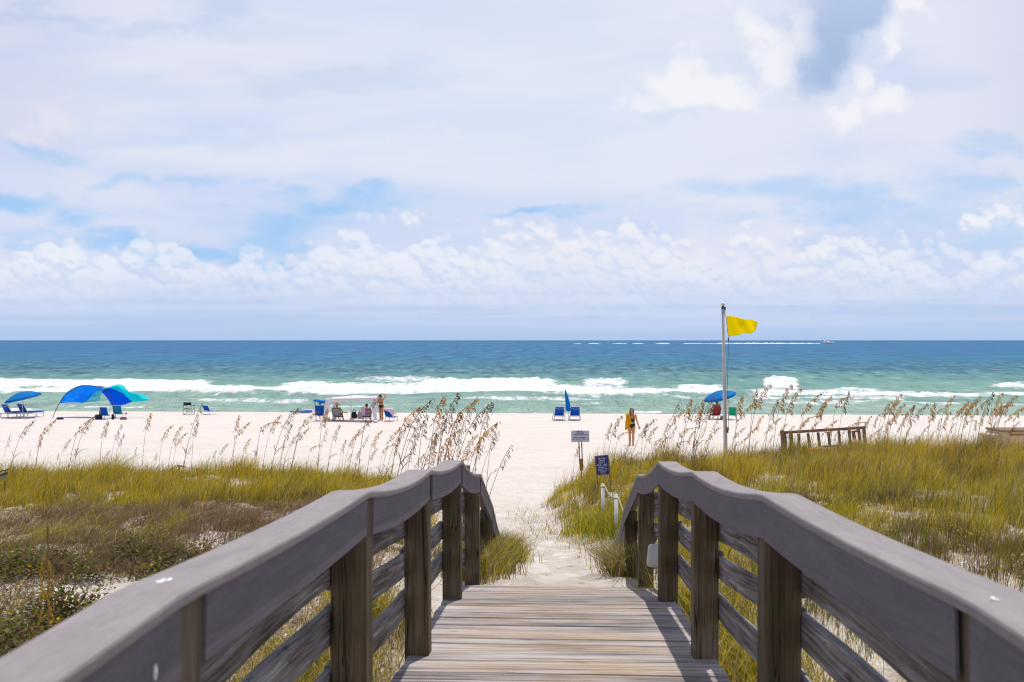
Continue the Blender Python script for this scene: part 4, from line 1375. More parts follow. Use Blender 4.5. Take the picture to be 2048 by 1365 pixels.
def torso_cloth(o, name, mat, V, side, k0, k1, grow=0.012, rr=None):
    """garment round the spine between two heights (0 = crotch, 1 = neck)"""
    pel, chest, neck = V['pelvis'], V['chest'], V['neck']
    up = (chest - pel).normalized()
    S = [pel - up * 0.105, pel - up * 0.03, pel + up * 0.05, pel.lerp(chest, 0.5), chest, chest.lerp(neck, 0.55), neck - (neck - chest).normalized() * 0.035]
    A = [(0.07, 0.075), (0.152, 0.107), (0.160, 0.112), (0.124, 0.09), (0.146, 0.110), (0.152, 0.092), (0.085, 0.062)]
    n = len(S) - 1
    mb = MB()
    pts, rad = [], []
    for i in range(13):
        x = (k0 + (k1 - k0) * i / 12) * n
        j = min(int(x), n - 1); f = x - j
        pts.append(S[j].lerp(S[j + 1], f))
        rad.append(tuple(A[j][q] * (1 - f) + A[j + 1][q] * f + grow for q in (0, 1)))
    mb.tube(pts, rad, 18, side=side)
    return mb.build(name, mat, o)


# woman walking up the beach with a yellow towel over her shoulder
def walking(o, V, face, side, fx, hz):
    torso_cloth(o, 'swimsuit', 'swim_black', V, side, 0.0, 0.70, 0.007)
    hb_ = MB()
    for s in (-1, 1):
        c = V['head']
        hb_.tube([c + Vector((s * 0.05, -0.02, 0.10)), c + Vector((s * 0.082, -0.03, 0.02)), c + Vector((s * 0.080, -0.02, -0.10)), c + Vector((s * 0.06, 0.0, -0.17))], [(0.03, 0.03), (0.022, 0.045), (0.022, 0.04), (0.012, 0.02)], 8)
    hb_.build('hair_side', 'hair_brown', o)
    for s in ('L', 'R'):
        st = MB(); a = V['chest'] + Vector((0.075 * (1 if s == 'R' else -1), -0.095, 0.05)); b_ = V['neck'] + Vector((0.085 * (1 if s == 'R' else -1), 0.0, -0.02))
        st.tube([a, a.lerp(b_, .5) + Vector((0, -.025, 0.02)), b_], 0.014, 6); st.build('strap', 'swim_black', o)
    t_ = MB()
    def fn(u, v):
        # over the shoulder: down the front on the image-left side
        x = -0.250 + 0.145 * u + 0.09 * v * (u - .2)
        if v < 0.22:
            k = v / 0.22
            y = 0.10 - 0.24 * k; z = 1.36 + 0.075 * math.sin(math.pi * k) - 0.05 * abs(u - 0.6)
        else:
            k = (v - 0.22) / 0.78
            y = -0.14 - 0.03 * math.sin(9 * u) - 0.02 * math.sin(3 * k); z = 1.36 - (0.70 - 0.34 * u) * k
        return (x, y + 0.012 * math.sin(20 * u), z)
    t_.grid(fn, 16, 26, 0.014); t_.build('towel', 'yellow_towel', o)
    w2 = MB()
    w2.grid(lambda u, v: (-0.10 + 0.17 * u, -0.150 - 0.012 * math.sin(3 * u), 0.98 + 0.02 + (0.13 - 0.10 * u) * (v - 0.3)), 8, 5, 0.01)
    w2.build('towel_fold', 'straw', o)
    for s in ('L', 'R'):
        sd_ = MB(); a = V['an' + s]; td = V['toe' + s].normalized()
        sd_.box(a + td * 0.06 + Vector((0, 0, -0.085)), (0.085, 0.26, 0.018), bev=0.008); sd_.build('sandal', 'dark_metal', o)


p0 = place(1263, 892)
person(p0, 'woman in black swimsuit walking up the sand with yellow towel over shoulder', dict(
    pelvis=(0, 0, 0.88), chest=(0.0, -0.02, 1.17), neck=(0, -0.01, 1.40), head=(0, -0.05, 1.53), face=(0, -1, -0.12),
    shL=(-0.175, 0, 1.34), shR=(0.175, 0, 1.34), elL=(-0.235, 0.04, 1.07), elR=(0.245, 0.05, 1.07), wrL=(-0.255, -0.03, 0.84), wrR=(0.315, -0.02, 0.85),
    hipL=(-0.088, 0, 0.85), hipR=(0.088, 0, 0.85), knL=(-0.078, 0.0, 0.47), knR=(0.070, -0.06, 0.48), anL=(-0.055, 0.10, 0.095), anR=(0.055, -0.10, 0.095),
    toeL=(-0.1, -1, 0), toeR=(0.05, -1, 0)), extra=walking, hair_len=0.06)


# woman standing by the white canopy, hand on her head, back to the camera
def standing(o, V, face, side, fx, hz):
    torso_cloth(o, 'bikini_bottom', 'swim_black', V, side, 0.0, 0.40, 0.008)
    torso_cloth(o, 'bikini_strap', 'swim_black', V, side, 0.62, 0.66, 0.006)


pw = place(762, 842)
person(pw, 'woman in black bikini standing beside white canopy with a hand on her head', dict(
    pelvis=(0.02, 0, 0.90), chest=(0.0, 0, 1.19), neck=(-0.02, 0.0, 1.42), head=(-0.06, 0.03, 1.55), face=(-0.75, 0.65, -0.1),
    shL=(-0.16, 0.06, 1.36), shR=(0.15, -0.06, 1.37), elL=(-0.24, 0.16, 1.12), elR=(0.32, -0.02, 1.55), wrL=(-0.36, 0.28, 1.20), wrR=(0.13, 0.02, 1.72), hdR=(-0.9, 0.1, -0.2), hnR=(0, 0, -1),
    hipL=(-0.07, 0.03, 0.87), hipR=(0.10, -0.03, 0.87), knL=(-0.06, 0.06, 0.49), knR=(0.09, -0.01, 0.49), anL=(-0.06, 0.04, 0.095), anR=(0.09, -0.03, 0.095),
    toeL=(-0.6, 0.8, 0), toeR=(-0.5, 0.85, 0)), extra=standing, hair_len=0.04)

SEAT = dict(pelvis=(0, -0.07, 0.37), chest=(0, -0.20, 0.64), neck=(0, -0.25, 0.86), head=(0, -0.23, 0.99), face=(0, 1, 0),
            shL=(-0.185, -0.24, 0.80), shR=(0.185, -0.24, 0.80), elL=(-0.29, -0.12, 0.56), elR=(0.29, -0.12, 0.56), wrL=(-0.27, 0.12, 0.54), wrR=(0.27, 0.12, 0.54),
            hipL=(-0.09, -0.04, 0.38), hipR=(0.09, -0.04, 0.38), knL=(-0.14, 0.38, 0.46), knR=(0.14, 0.38, 0.46), anL=(-0.13, 0.66, 0.095), anR=(0.13, 0.66, 0.095), toeL=(-0.1, 1, 0), toeR=(0.1, 1, 0))


def seated(shirt, shorts, hat=None, hatm=None):
    def ex(o, V, face, side, fx, hz):
        torso_cloth(o, 'shirt', shirt, V, side, 0.25, 0.98, 0.016)
        for s in ('L', 'R'):
            sl = MB(); sh, el = V['sh' + s], V['el' + s]
            sl.tube([sh - (el - sh) * 0.1, sh.lerp(el, 0.65)], [0.066, 0.054], 10); sl.build('sleeve', shirt, o)
            lg = MB(); hp, kn = V['hip' + s], V['kn' + s]
            lg.tube([hp, hp.lerp(kn, 0.75)], [0.105, 0.075], 10); lg.build('shorts_leg', shorts, o)
        if hat == 'wide':
            h = MB(); c = V['head'] + Vector((0, 0, 0.075))
            h.grid(lambda u, v: c + Vector(((0.07 + 0.13 * v) * math.cos(2 * math.pi * u), (0.08 + 0.13 * v) * math.sin(2 * math.pi * u), -0.05 * v + 0.01 * math.sin(4 * math.pi * u) * v)), 24, 5, 0.006)
            h.ball(c + Vector((0, 0, 0.02)), (0.098, 0.108, 0.085), 14, 10)
            h.build('hat', hatm, o)
        elif hat == 'cap':
            h = MB(); c = V['head'] + Vector((0, 0, 0.045))
            h.ball(c, (0.092, 0.104, 0.085), 14, 10, hz)
            h.box(c + face * 0.13 + Vector((0, 0, 0.02)), (0.13, 0.10, 0.012), hz, bev=0.005)
            h.build('cap', hatm, o)
    return ex


# blue chair with its own canopy, person inside
gc = place(641, 842)
cc = beach_chair(gc, R(2), 'tall blue beach chair with its own light blue canopy left of the white canopy', 'blue_fabric', 'metal_grey', CH, 0.98, 0.56, 0.36)
cv = MB()
cv.grid(lambda u, v: (0.70 * (u - .5) + 0.05 * u, -0.55 + 0.62 * v, 1.27 + 0.05 * math.sin(math.pi * v) + 0.035 * math.sin(5 * u + 1)), 12, 8, 0.012)
cob = cv.build('canopy', 'umbrella_fabric', cc)
vl = MB()
vl.grid(lambda u, v: (0.70 * (u - .5) + 0.05 * u, -0.555, 1.27 + 0.035 * math.sin(5 * u + 1) - (0.06 + 0.08 * u) * v), 12, 2, 0.01); vl.build('canopy_flap', 'umbrella_fabric', cob)
ps = MB()
for s in (-1, 1):
    ps.tube([(s * 0.27, -0.30, 0.5), (s * 0.30, -0.50, 1.27)], 0.010, 6); ps.tube([(s * 0.27, -0.10, 0.5), (s * 0.32, 0.03, 1.27)], 0.010, 6)
ps.build('canopy_posts', 'dark_metal', cc)
J = dict(SEAT); J = {k: ((v[0], v[1], v[2] + 0.10) if k not in ('face', 'anL', 'anR', 'toeL', 'toeR') else v) for k, v in J.items()}
person(gc, 'person in dark cap seated in the canopied blue chair, seen from behind', J, 'skin', 'hair_grey', R(2), seated('mid_blue_fabric', 'navy_fabric', 'cap', 'khaki_fabric'), 0.0)


# white four-legged canopy on a centre pole
def cabana():
    base = place(706, 842)
    o = empty('beach_canopy', base, 'white fabric canopy with four sloping cloth legs and a centre pole', 'canopy')
    mb = MB(); mb.tube([(0, -0.75, -0.1), (0, -0.75, 1.62)], 0.022, 8); mb.ball((0, -0.75, 0.72), 0.045, 8, 6); mb.build('pole', 'pvc_white', o)
    H = [(-1.32, -1.05), (1.40, -1.05), (1.40, 1.05), (-1.32, 1.05)]
    def rf(u, v):
        x = -1.32 + 2.72 * u; y = -1.05 + 2.1 * v
        e = min(1.0, 1.25 * math.sqrt((2 * u - 1) ** 2 * 0.5 + (2 * v - 1) ** 2 * 0.5))
        return (x, y, 1.64 - 0.18 * e - 0.04 * math.sin(math.pi * u) * (1 - e) + 0.07 * (u - 0.5) + 0.015 * math.sin(9 * u + 4 * v))
    mb = MB(); mb.grid(rf, 22, 14, 0.010); rob = mb.build('roof', 'white_fabric', o)
    per = []
    for k in range(80):
        q = k / 20.0
        i = int(q); f = q - i
        c = [(f, 0), (1, f), (1 - f, 1), (0, 1 - f)][i]
        per.append(Vector(rf(*c)))
    per.append(per[0])
    def vf(u, v):
        p = per[min(80, int(round(u * 80)))]
        return (p.x * (1 + 0.004), p.y * 1.004, p.z - (0.20 + 0.03 * math.sin(23 * u)) * v)
    mb = MB(); mb.grid(vf, 80, 2, 0.006); mb.build('valance', 'white_fabric', rob)
    for (x, y), (ox, oy) in zip(H, [(-0.28, -0.20), (0.18, -0.20), (0.2, 0.5), (-0.1, 0.5)]):
        def lf(u, v, x=x, y=y, ox=ox, oy=oy):
            wdt = 0.34 * (1 - v) ** 1.3 + 0.10 + 0.10 * v * v
            px_ = x + ox * v + wdt * (u - 0.5) * (1 if x > 0 else 1)
            return (px_, y + oy * v + 0.03 * math.sin(7 * u + 3 * v), 1.44 * (1 - v) + 0.03 + 0.07 * (x > 0) * (1 - v))
        mb = MB(); mb.grid(lf, 6, 12, 0.008); lob = mb.build('cloth_leg', 'white_fabric', o)
        sb = MB(); sb.ball((x + ox, y + oy, 0.06), (0.17, 0.15, 0.09), 12, 8); sb.build('sand_anchor', 'white_fabric', lob)
    return base


cb = cabana()
gh = place(676, 842)
beach_chair(gh, R(-6), 'grey beach chair under left part of the white canopy', 'grey_fabric', 'dark_metal', CH, 0.80, 0.52)
Jh = dict(SEAT); Jh['elR'] = (0.32, -0.05, 0.55); Jh['wrR'] = (0.46, 0.15, 0.50)
person(gh, 'person in straw hat and khaki shirt seated in grey chair under the white canopy', Jh, 'skin', 'hair_brown', R(-6), seated('khaki_fabric', 'grey_fabric', 'wide', 'straw'), 0.0)
soft_bag('tote_bag', place(708, 837.5), (0.40, 0.3, 0.42), 'black_fabric', 'black tote bag with handles in the middle under the white canopy', 'bag', True)
soft_bag('tote_bag', place(721, 838), (0.42, 0.3, 0.44), 'grey_fabric', 'grey tote bag with handles beside the pink striped chair', 'bag', True)
soft_bag('tote_bag', place(655, 841.5), (0.30, 0.3, 0.22), 'straw', 'low cream bag on sand by left cloth leg of the white canopy', 'bag')
cooler(place(704, 843.5), (0.26, 0.24, 0.20), 'pink_towel', 'white_paint', 'small pale pink cooler at foot of the canopy pole')
gp = place(734, 842)
beach_chair(gp, R(3), 'blue and white striped low chair under right part of the white canopy', 'blue_fabric', 'white_paint', CH, 0.62, 0.56, stripes='white_paint')
person(gp, 'person in pink top seated in the striped chair under the white canopy', {k: ((v[0], v[1], v[2] - 0.02) if k not in ('face', 'anL', 'anR', 'toeL', 'toeR') else v) for k, v in SEAT.items()}, 'skin_pale', 'hair_brown', R(3), seated('pink_fabric', 'pink_fabric'), 0.02)
tw = MB()
tw.grid(lambda u, v: (-0.30 + 0.26 * u, -0.52 - 0.02 * math.sin(9 * u) + 0.05 * v, 0.92 - 0.55 * v), 8, 8, 0.015)
o = tw.build('hung_towel', 'pink_towel', None, gp); tag(o, 'pink towel hung over left side of the striped chair back', 'towel')
gb = place(783, 842.5)
beach_chair(gb, R(-20), 'blue beach chair with pink towel over its top, right of the white canopy', 'blue_fabric', 'timber', CH, 0.80, 0.58)
tw = MB()
def dr(u, v):
    x = -0.31 + 0.70 * u
    k = v * 2 - 1
    return (x, -0.50 + (0.045 if k > 0 else -0.045) * min(1, abs(k) * 3), 0.83 - (0.14 + 0.42 * u ** 3) * abs(k) + 0.01 * math.sin(12 * u))
tw.grid(dr, 14, 10, 0.010)
o = tw.build('draped_towel', 'pink_towel', None, gb, R(-20)); tag(o, 'pale pink towel draped over top of the blue chair right of the canopy', 'towel')

# two loungers and a furled umbrella in the middle
lounger(place(1118, 841), R(2), 'blue lounger left of the furled blue umbrella', LG)
lounger(place(1150, 841), R(-2), 'blue lounger right of the furled blue umbrella', LG)
gu = place(1137, 842)
o = empty('furled_umbrella', gu, 'furled blue umbrella standing between two blue loungers', 'umbrella')
mb = MB(); mb.tube([(0.0, 0, -0.2), (0, 0, 0.66)], 0.02, 8); mb.build('pole', 'white_paint', o)
mb = MB()
def fu(u, v):
    a = 2 * math.pi * u
    r = 0.035 + 0.135 * (1 - v) ** 0.75 * min(1, (1.0 - (1 - v)) * 14 + 0.35)
    r *= 1 + 0.16 * math.cos(7 * a + 2 * v)
    cx = -0.19 * v ** 1.3
    return (cx + r * math.cos(a), r * math.sin(a), 0.60 + 1.28 * v)
mb.grid(fu, 42, 20); mb.ball((-0.19, 0, 1.90), (0.035, 0.035, 0.05), 8, 6); mb.build('furled_canopy', 'umbrella_fabric', o)

# right: umbrella with seated person, red and green chairs
gr = place(1441, 839)
umbrella(gr, 'tilted open blue umbrella over red chair near the flagpole', 1.06, 1.78, 0.26, 0.12)
g1 = place(1430, 838.5)
beach_chair(g1, R(6), 'red beach chair under the blue umbrella beside the flagpole', 'red_fabric', 'dark_metal', CH, 0.80, 0.52)
person(g1, 'person in bright pink shirt seated in red chair under the blue umbrella', {k: ((v[0] + (0.05 if k in ('chest', 'neck', 'head', 'shL', 'shR') else 0), v[1], v[2] + 0.13) if k not in ('face', 'anL', 'anR', 'toeL', 'toeR') else v) for k, v in SEAT.items()}, 'skin', 'hair_brown', R(6), seated('pink_fabric', 'grey_fabric'), 0.04)
beach_chair(place(1465, 838.5), R(-10), 'green beach chair just right of the flagpole', 'green_fabric', 'white_paint', CH, 0.82, 0.50)
soft_bag('beach_bag', place(1446, 839.5), (0.34, 0.26, 0.24), 'grey_fabric', 'grey bag on sand between the red chair and the flagpole', 'bag')

# ------------------------------------------------------------------ flagpole
def flagpole():
    D = 31.0
    b = W(1452, 930, D)
    b.z = gz(b.x, b.y)
    o = empty('flagpole', b, 'tall grey flagpole with a pale ball on top on the right dune', 'flagpole')
    top = W(1446, 616, D) - b
    mb = MB(); mb.tube([(0, 0, -0.3), tuple(top * 0.5), tuple(top)], [0.066, 0.060, 0.050], 14); mb.build('pole', 'metal_grey', o)
    mb = MB(); mb.ball(top + Vector((0, 0, 0.105)), 0.062, 14, 10); mb.build('finial', 'gold_ball', o)
    mb = MB(); mb.tube([top + Vector((0, 0, -0.03)), top + Vector((0, 0, 0.055))], [0.06, 0.042], 12); mb.box(top + Vector((0.05, -0.02, -0.02)), (0.06, 0.05, 0.09), bev=0.01); mb.build('pulley_cap', 'dark_metal', o)
    mb = MB(); mb.tube([top + Vector((0.07, -0.02, -0.02)), W(1450, 627, D) - b, W(1452, 636, D) - b, W(1457, 680, D) - b, W(1453, 760, D) - b + Vector((0.02, -.05, 0)), Vector((0.075, -0.05, 1.15))], 0.007, 5); mb.ball(W(1457, 679, D) - b, (0.022, 0.022, 0.06), 8, 6); mb.build('halyard', 'dark_metal', o)
    mb = MB(); mb.box((0.045, -0.06, 1.15), (0.03, 0.06, 0.18), bev=0.008); mb.build('cleat', 'dark_metal', o)
    f = MB()
    T = [(1452.5, 632), (1463, 632.5), (1475, 634.5), (1490, 639.5), (1502, 639), (1515.5, 644)]
    B = [(1457, 674), (1467, 671.5), (1477, 671), (1490, 666), (1502, 668), (1511.5, 661)]
    def ff(u, v):
        n = 5; x = u * n; i = min(int(x), n - 1); q = x - i
        a = Vector(T[i]).lerp(Vector(T[i + 1]), q); c = Vector(B[i]).lerp(Vector(B[i + 1]), q)
        p = a.lerp(c, v)
        return W(p.x, p.y, D - 0.02 + (0.10 * math.sin(7.5 * u + 1.6 * v) + 0.04 * math.sin(14 * u - 4 * v)) * u ** 0.7) - b
    f.grid(ff, 40, 18, 0.003)
    fo = f.build('flag', 'flag_yellow', None, b)
    tag(fo, 'yellow flag streaming right from the top of the flagpole', 'flag')


flagpole()

# ------------------------------------------------------------------ sport fishing boat far out with its wake
def boat():
    D = 1800.0
    b = W(1654, 688, D); b.z = 0.0
    o = empty('motor_boat', b, 'white motor boat speeding right near the horizon', 'boat')
    Lh = 22.0
    h = MB()
    vs, fs = [], []
    N = 12
    for i in range(N + 1):
        u = i / N
        x = -Lh / 2 + Lh * u
        bw = 2.7 * (1 - max(0, (u - 0.45) / 0.55) ** 2.2) + 0.03
        sh_ = 1.5 + 1.7 * u ** 2
        keel = -0.3 + 0.9 * max(0, (u - 0.6) / 0.4) ** 2
        for (yy, zz) in ((-bw, sh_), (-bw * 0.8, 0.3 + 0.5 * u), (0, keel), (bw * 0.8, 0.3 + 0.5 * u), (bw, sh_)):
            vs.append((x, yy, zz))
    for i in range(N):
        for k in range(4):
            fs.append((i * 5 + k, (i + 1) * 5 + k, (i + 1) * 5 + k + 1, i * 5 + k + 1))
        fs.append((i * 5 + 4, (i + 1) * 5 + 4, (i + 1) * 5, i * 5))
    fs.append((0, 1, 2, 3, 4))
    h.add(vs, fs)
    h.build('hull', 'boat_white', o)
    c = MB(); c.tube([(-4.6, 0, 2.9), (-4, 0, 3.0), (2.0, 0, 2.9), (5.2, 0, 2.4)], [(1.9, 1.2), (2.0, 1.4), (1.9, 1.3), (1.2, 0.5)], 12, side=(0, 1, 0), smooth=False); co = c.build('cabin', 'boat_white', o)
    w_ = MB(); w_.tube([(-3.4, 0, 3.35), (2.2, 0, 3.25), (4.0, 0, 2.9)], [(2.05, 0.35), (1.95, 0.38), (1.65, 0.25)], 12, side=(0, 1, 0), smooth=False); w_.build('window_band', 'boat_glass', co)
    f_ = MB(); f_.box((-2.4, 0, 4.6), (4.2, 3.0, 0.9), bev=0.2); f_.build('flybridge', 'boat_white', o)
    t_ = MB()
    for sx in (-3.9, -1.0):
        for sy in (-1.2, 1.2):
            t_.tube([(sx, sy, 4.9), (sx * 0.9 - 0.2, sy * 0.7, 7.0)], 0.10, 6)
    t_.box((-2.4, 0, 7.1), (3.4, 2.0, 0.22), bev=0.05)
    t_.tube([(-2.2, -0.5, 7.1), (-2.0, -0.3, 9.0)], 0.08, 6); t_.tube([(-2.2, 0.5, 7.1), (-2.0, 0.3, 9.0)], 0.08, 6); t_.box((-2.0, 0, 9.05), (1.6, 1.2, 0.2), bev=0.04)
    t_.build('tuna_tower', 'boat_white', o)
    m_ = MB()
    m_.tube([(-6.0, -1.6, 2.2), (-9.0, -3.0, 11.5)], 0.09, 5); m_.tube([(-6.0, 1.6, 2.2), (-9.0, 3.0, 11.5)], 0.09, 5)
    m_.build('outriggers', 'metal_grey', o)
    r_ = MB(); r_.tube([(4, -1.9, 2.1), (6, -1.6, 3.2), (9, -0.8, 3.7), (10.6, 0, 4.0), (9, 0.8, 3.7), (6, 1.6, 3.2), (4, 1.9, 2.1)], 0.06, 5); r_.build('bow_rail', 'metal_grey', o)
    wk = MB()
    def wf(u, v):
        x = 9.0 - 32.0 * u
        half = (0.6 + 4.2 * u) * (1 - 0.3 * u)
        y = half * (2 * v - 1)
        z = 0.15 + (1.25 * math.exp(-u * 2.3) + 0.25) * (1 - (2 * v - 1) ** 2) * (0.75 + 0.5 * float(vnoise(x * 0.45, y * 0.6, 7)))
        return (x, y, z)
    wk.grid(wf, 48, 10, 0.0)
    x = -20.0
    rr = random.Random(3)
    while x > -375:
        ln = rr.uniform(8, 30) if x > -150 else rr.uniform(6, 26)
        gapx = rr.uniform(-9, -3) if x > -200 else rr.uniform(3, 18)
        hz_ = rr.uniform(0.9, 1.6) if x > -150 else rr.uniform(0.3, 0.9)
        if -215 > x > -230: hz_ = 0.3
        x0 = x
        wk.grid(lambda u, v, x0=x0, ln=ln, hz_=hz_: (x0 - ln * u, 3.2 * (2 * v - 1) + 1.2 * math.sin(0.1 * (x0 - ln * u)), -0.2 + (0.2 + hz_ * math.sin(math.pi * min(1, max(0, u)))) * (1 - (2 * v - 1) ** 2) * (0.7 + 0.6 * float(vnoise((x0 - ln * u) * 0.4, v * 3, 9)))), 14, 6, 0.0)
        x -= ln + gapx
    wk.build('wake', 'wake_foam', o)
    o.scale = (1.18, 1.18, 1.18)


boat()

# ------------------------------------------------------------------ signs
def glyph_rows(mb, rows, width, y, seed):
    """rows of small letter-like strokes, too small to read in the photo: (z, height, row width)"""
    r = random.Random(seed)
    for (z, hgt, rw) in rows:
        x = -rw / 2
        while x < rw / 2 - hgt * 0.3:
            if r.random() < 0.14:
                x += hgt * 0.55
                continue
            lw = hgt * r.uniform(0.45, 0.75)
            st = hgt * 0.20
            kind = r.randrange(5)
            mb.box((x + st / 2, y, z), (st, 0.002, hgt))
            if kind in (0, 1): mb.box((x + lw - st / 2, y, z), (st, 0.002, hgt))
            if kind in (0, 2, 3): mb.box((x + lw / 2, y - 0.0008, z + hgt / 2 - st / 2), (lw, 0.002, st))
            if kind in (2, 4): mb.box((x + lw / 2, y - 0.0008, z - hgt / 2 + st / 2), (lw, 0.002, st))
            if kind in (1, 2, 3): mb.box((x + lw / 2, y - 0.0008, z), (lw, 0.002, st))
            x += lw + hgt * 0.22


def white_sign():
    D = 24.0
    top = W(1160.5, 873, D)
    gx = W(1163, 940, D)
    base = Vector((gx.x, D, gz(gx.x, D)))
    o = empty('notice_sign', base, 'white notice sign with dark blue writing on a forked timber stake', 'sign')
    c = top - base
    mb = MB(); mb.box(c, (0.435, 0.012, 0.275), bev=0.004); bo = mb.build('sign_board', 'sign_white', o)
    mb = MB()
    rows = [(0.108, 0.024, 0.23), (0.072, 0.020, 0.19), (0.036, 0.022, 0.37), (-0.032, 0.022, 0.33), (-0.068, 0.022, 0.37), (-0.114, 0.012, 0.12)]
    glyph_rows(mb, [(c.z + z, hh, rw) for (z, hh, rw) in rows], 0.4, c.y - 0.0085, 4)
    mb.v = [(x + c.x, y, z) for (x, y, z) in mb.v]
    mb.build('lettering', 'sign_navy_ink', bo)
    def Lp(px, py): return W(px, py, D) - base
    mb = MB()
    for (a, b_) in (((1157.0, 862), (1159.5, 921)), ((1162.5, 862), (1165, 921))):
        p, q = Lp(*a), Lp(*b_)
        mb.tube([q + Vector((0, 0.02, -0.08)), p + Vector((0, 0.02, 0))], [(0.0135, 0.012)] * 2, 4, side=(1, 0, 0), smooth=False)
    mb.build('upright', 'timber', o)
    mb = MB()
    p, q = Lp(1162.3, 918), Lp(1163, 941)
    mb.tube([(0, 0.0, -0.3), q + Vector((0, 0, -0.03)), q + Vector((0, 0, 0.04)), p], [(0.017, 0.017), (0.019, 0.018), (0.050, 0.022), (0.046, 0.022)], 4, side=(1, 0, 0), smooth=False)
    mb.build('stake', 'stake_timber', o)
    mb = MB()
    for px in (1157, 1162.5):
        mb.ball(Lp(px, 861.5), (0.012, 0.012, 0.012), 8, 6)
    mb.build('bolt_heads', 'dark_metal', o)


def blue_sign():
    D = 20.0
    g = W(1210, 960, D)
    base = Vector((g.x, D, gz(g.x, D)))
    o = empty('dune_sign', base, 'blue sign with pale writing in a timber frame standing in dune grass', 'sign', rot=(R(-4), R(-4.5), R(4)))
    c = (W(1207.5, 931, D) - base)
    c = Vector((c.x + 0.03, 0, max(0.3, c.z)))
    mb = MB()
    mb.box((c.x, 0, c.z), (0.235, 0.012, 0.35), bev=0.003); bo = mb.build('sign_board', 'sign_blue', o)
    mb = MB()
    for s in (-1, 1):
        mb.box((c.x + s * 0.129, 0, c.z - 0.15), (0.022, 0.030, 0.69), bev=0.004)
        mb.box((c.x, 0, c.z + s * 0.186), (0.235, 0.026, 0.022), bev=0.004)
    mb.build('frame', 'timber', o)
    mb = MB()
    rows = [(0.135, 0.030, 0.15), (0.092, 0.032, 0.13), (0.050, 0.032, 0.13), (0.005, 0.034, 0.20), (-0.040, 0.026, 0.17), (-0.075, 0.018, 0.19), (-0.104, 0.018, 0.19), (-0.132, 0.016, 0.12), (-0.158, 0.014, 0.08)]
    glyph_rows(mb, [(c.z + z, hh, rw) for (z, hh, rw) in rows], 0.2, -0.0085, 9)
    mb.v = [(x + c.x, y, z) for (x, y, z) in mb.v]
    mb.build('lettering', 'sign_pale_ink', bo)


white_sign()
blue_sign()


# ------------------------------------------------------------------ rope fences, posts, frame, box
def catenary(a, b, sag, n=14):
    return [a.lerp(b, k / n) - Vector((0, 0, sag * 4 * (k / n) * (1 - k / n))) for k in range(n + 1)]


def rope_fence_right():
    pa, pb = W(1205.5, 969, 16.6), W(1232.5, 991, 15.0)
    b0 = Vector((pb.x, pb.y, gz(pb.x, pb.y)))
    o = empty('rope_fence', b0, 'short rope fence on two white posts beside the sand path', 'rope fence')
    for p in (pa, pb):
        g = Vector((p.x, p.y, gz(p.x, p.y) - 0.2))
        mb = MB(); mb.tube([g - b0, p - b0], 0.028, 12); mb.ball(p - b0, (0.029, 0.029, 0.014), 12, 6)
        mb.build('post', 'pvc_white', o)
    mb = MB()
    mb.tube([q - b0 for q in catenary(pa + Vector((0.03, -.03, -0.02)), pb + Vector((-0.03, 0, -0.03)), 0.045)], 0.010, 6)
    end = W(1290, 1060, 13.2)
    mb.tube([q - b0 for q in catenary(pb + Vector((0.03, 0, -0.03)), Vector((end.x, end.y, gz(end.x, end.y) + 0.1)), 0.12)], 0.010, 6)
    for p in (pa, pb):
        mb.tube([p - b0 + Vector((0.037 * math.cos(t), 0.037 * math.sin(t), -0.03 - 0.01 * t / 6.3)) for t in np.linspace(0, 12.6, 24)], 0.009, 5)
    mb.build('rope', 'rope', o)


def rope_fence_left():
    pts = [(205, 958, 27.5), (358, 933, 27), (560, 944, 27.5), (720, 952, 28)]
    P = [W(*q) for q in pts]
    b0 = Vector((P[1].x, P[1].y, gz(P[1].x, P[1].y)))
    o = empty('rope_fence', b0, 'sagging rope strung on low stakes along the left dune crest', 'rope fence')
    for k, p in enumerate(P):
        g = Vector((p.x, p.y, gz(p.x, p.y) - 0.25))
        mb = MB(); mb.tube([g - b0, p - b0 + Vector((0, 0, 0.015))], 0.028, 8); mb.build('stake', 'timber', o)
    mb = MB()
    for a, c in zip(P, P[1:]):
        mb.tube([q - b0 for q in catenary(a, c, 0.09)], 0.009, 5)
    mb.tube([(P[1] - b0) + Vector((-0.05, 0, 0.025)), (P[1] - b0) + Vector((0.17, 0, -0.005))], 0.02, 6)
    mb.build('rope', 'rope', o)


rope_fence_right()
rope_fence_left()


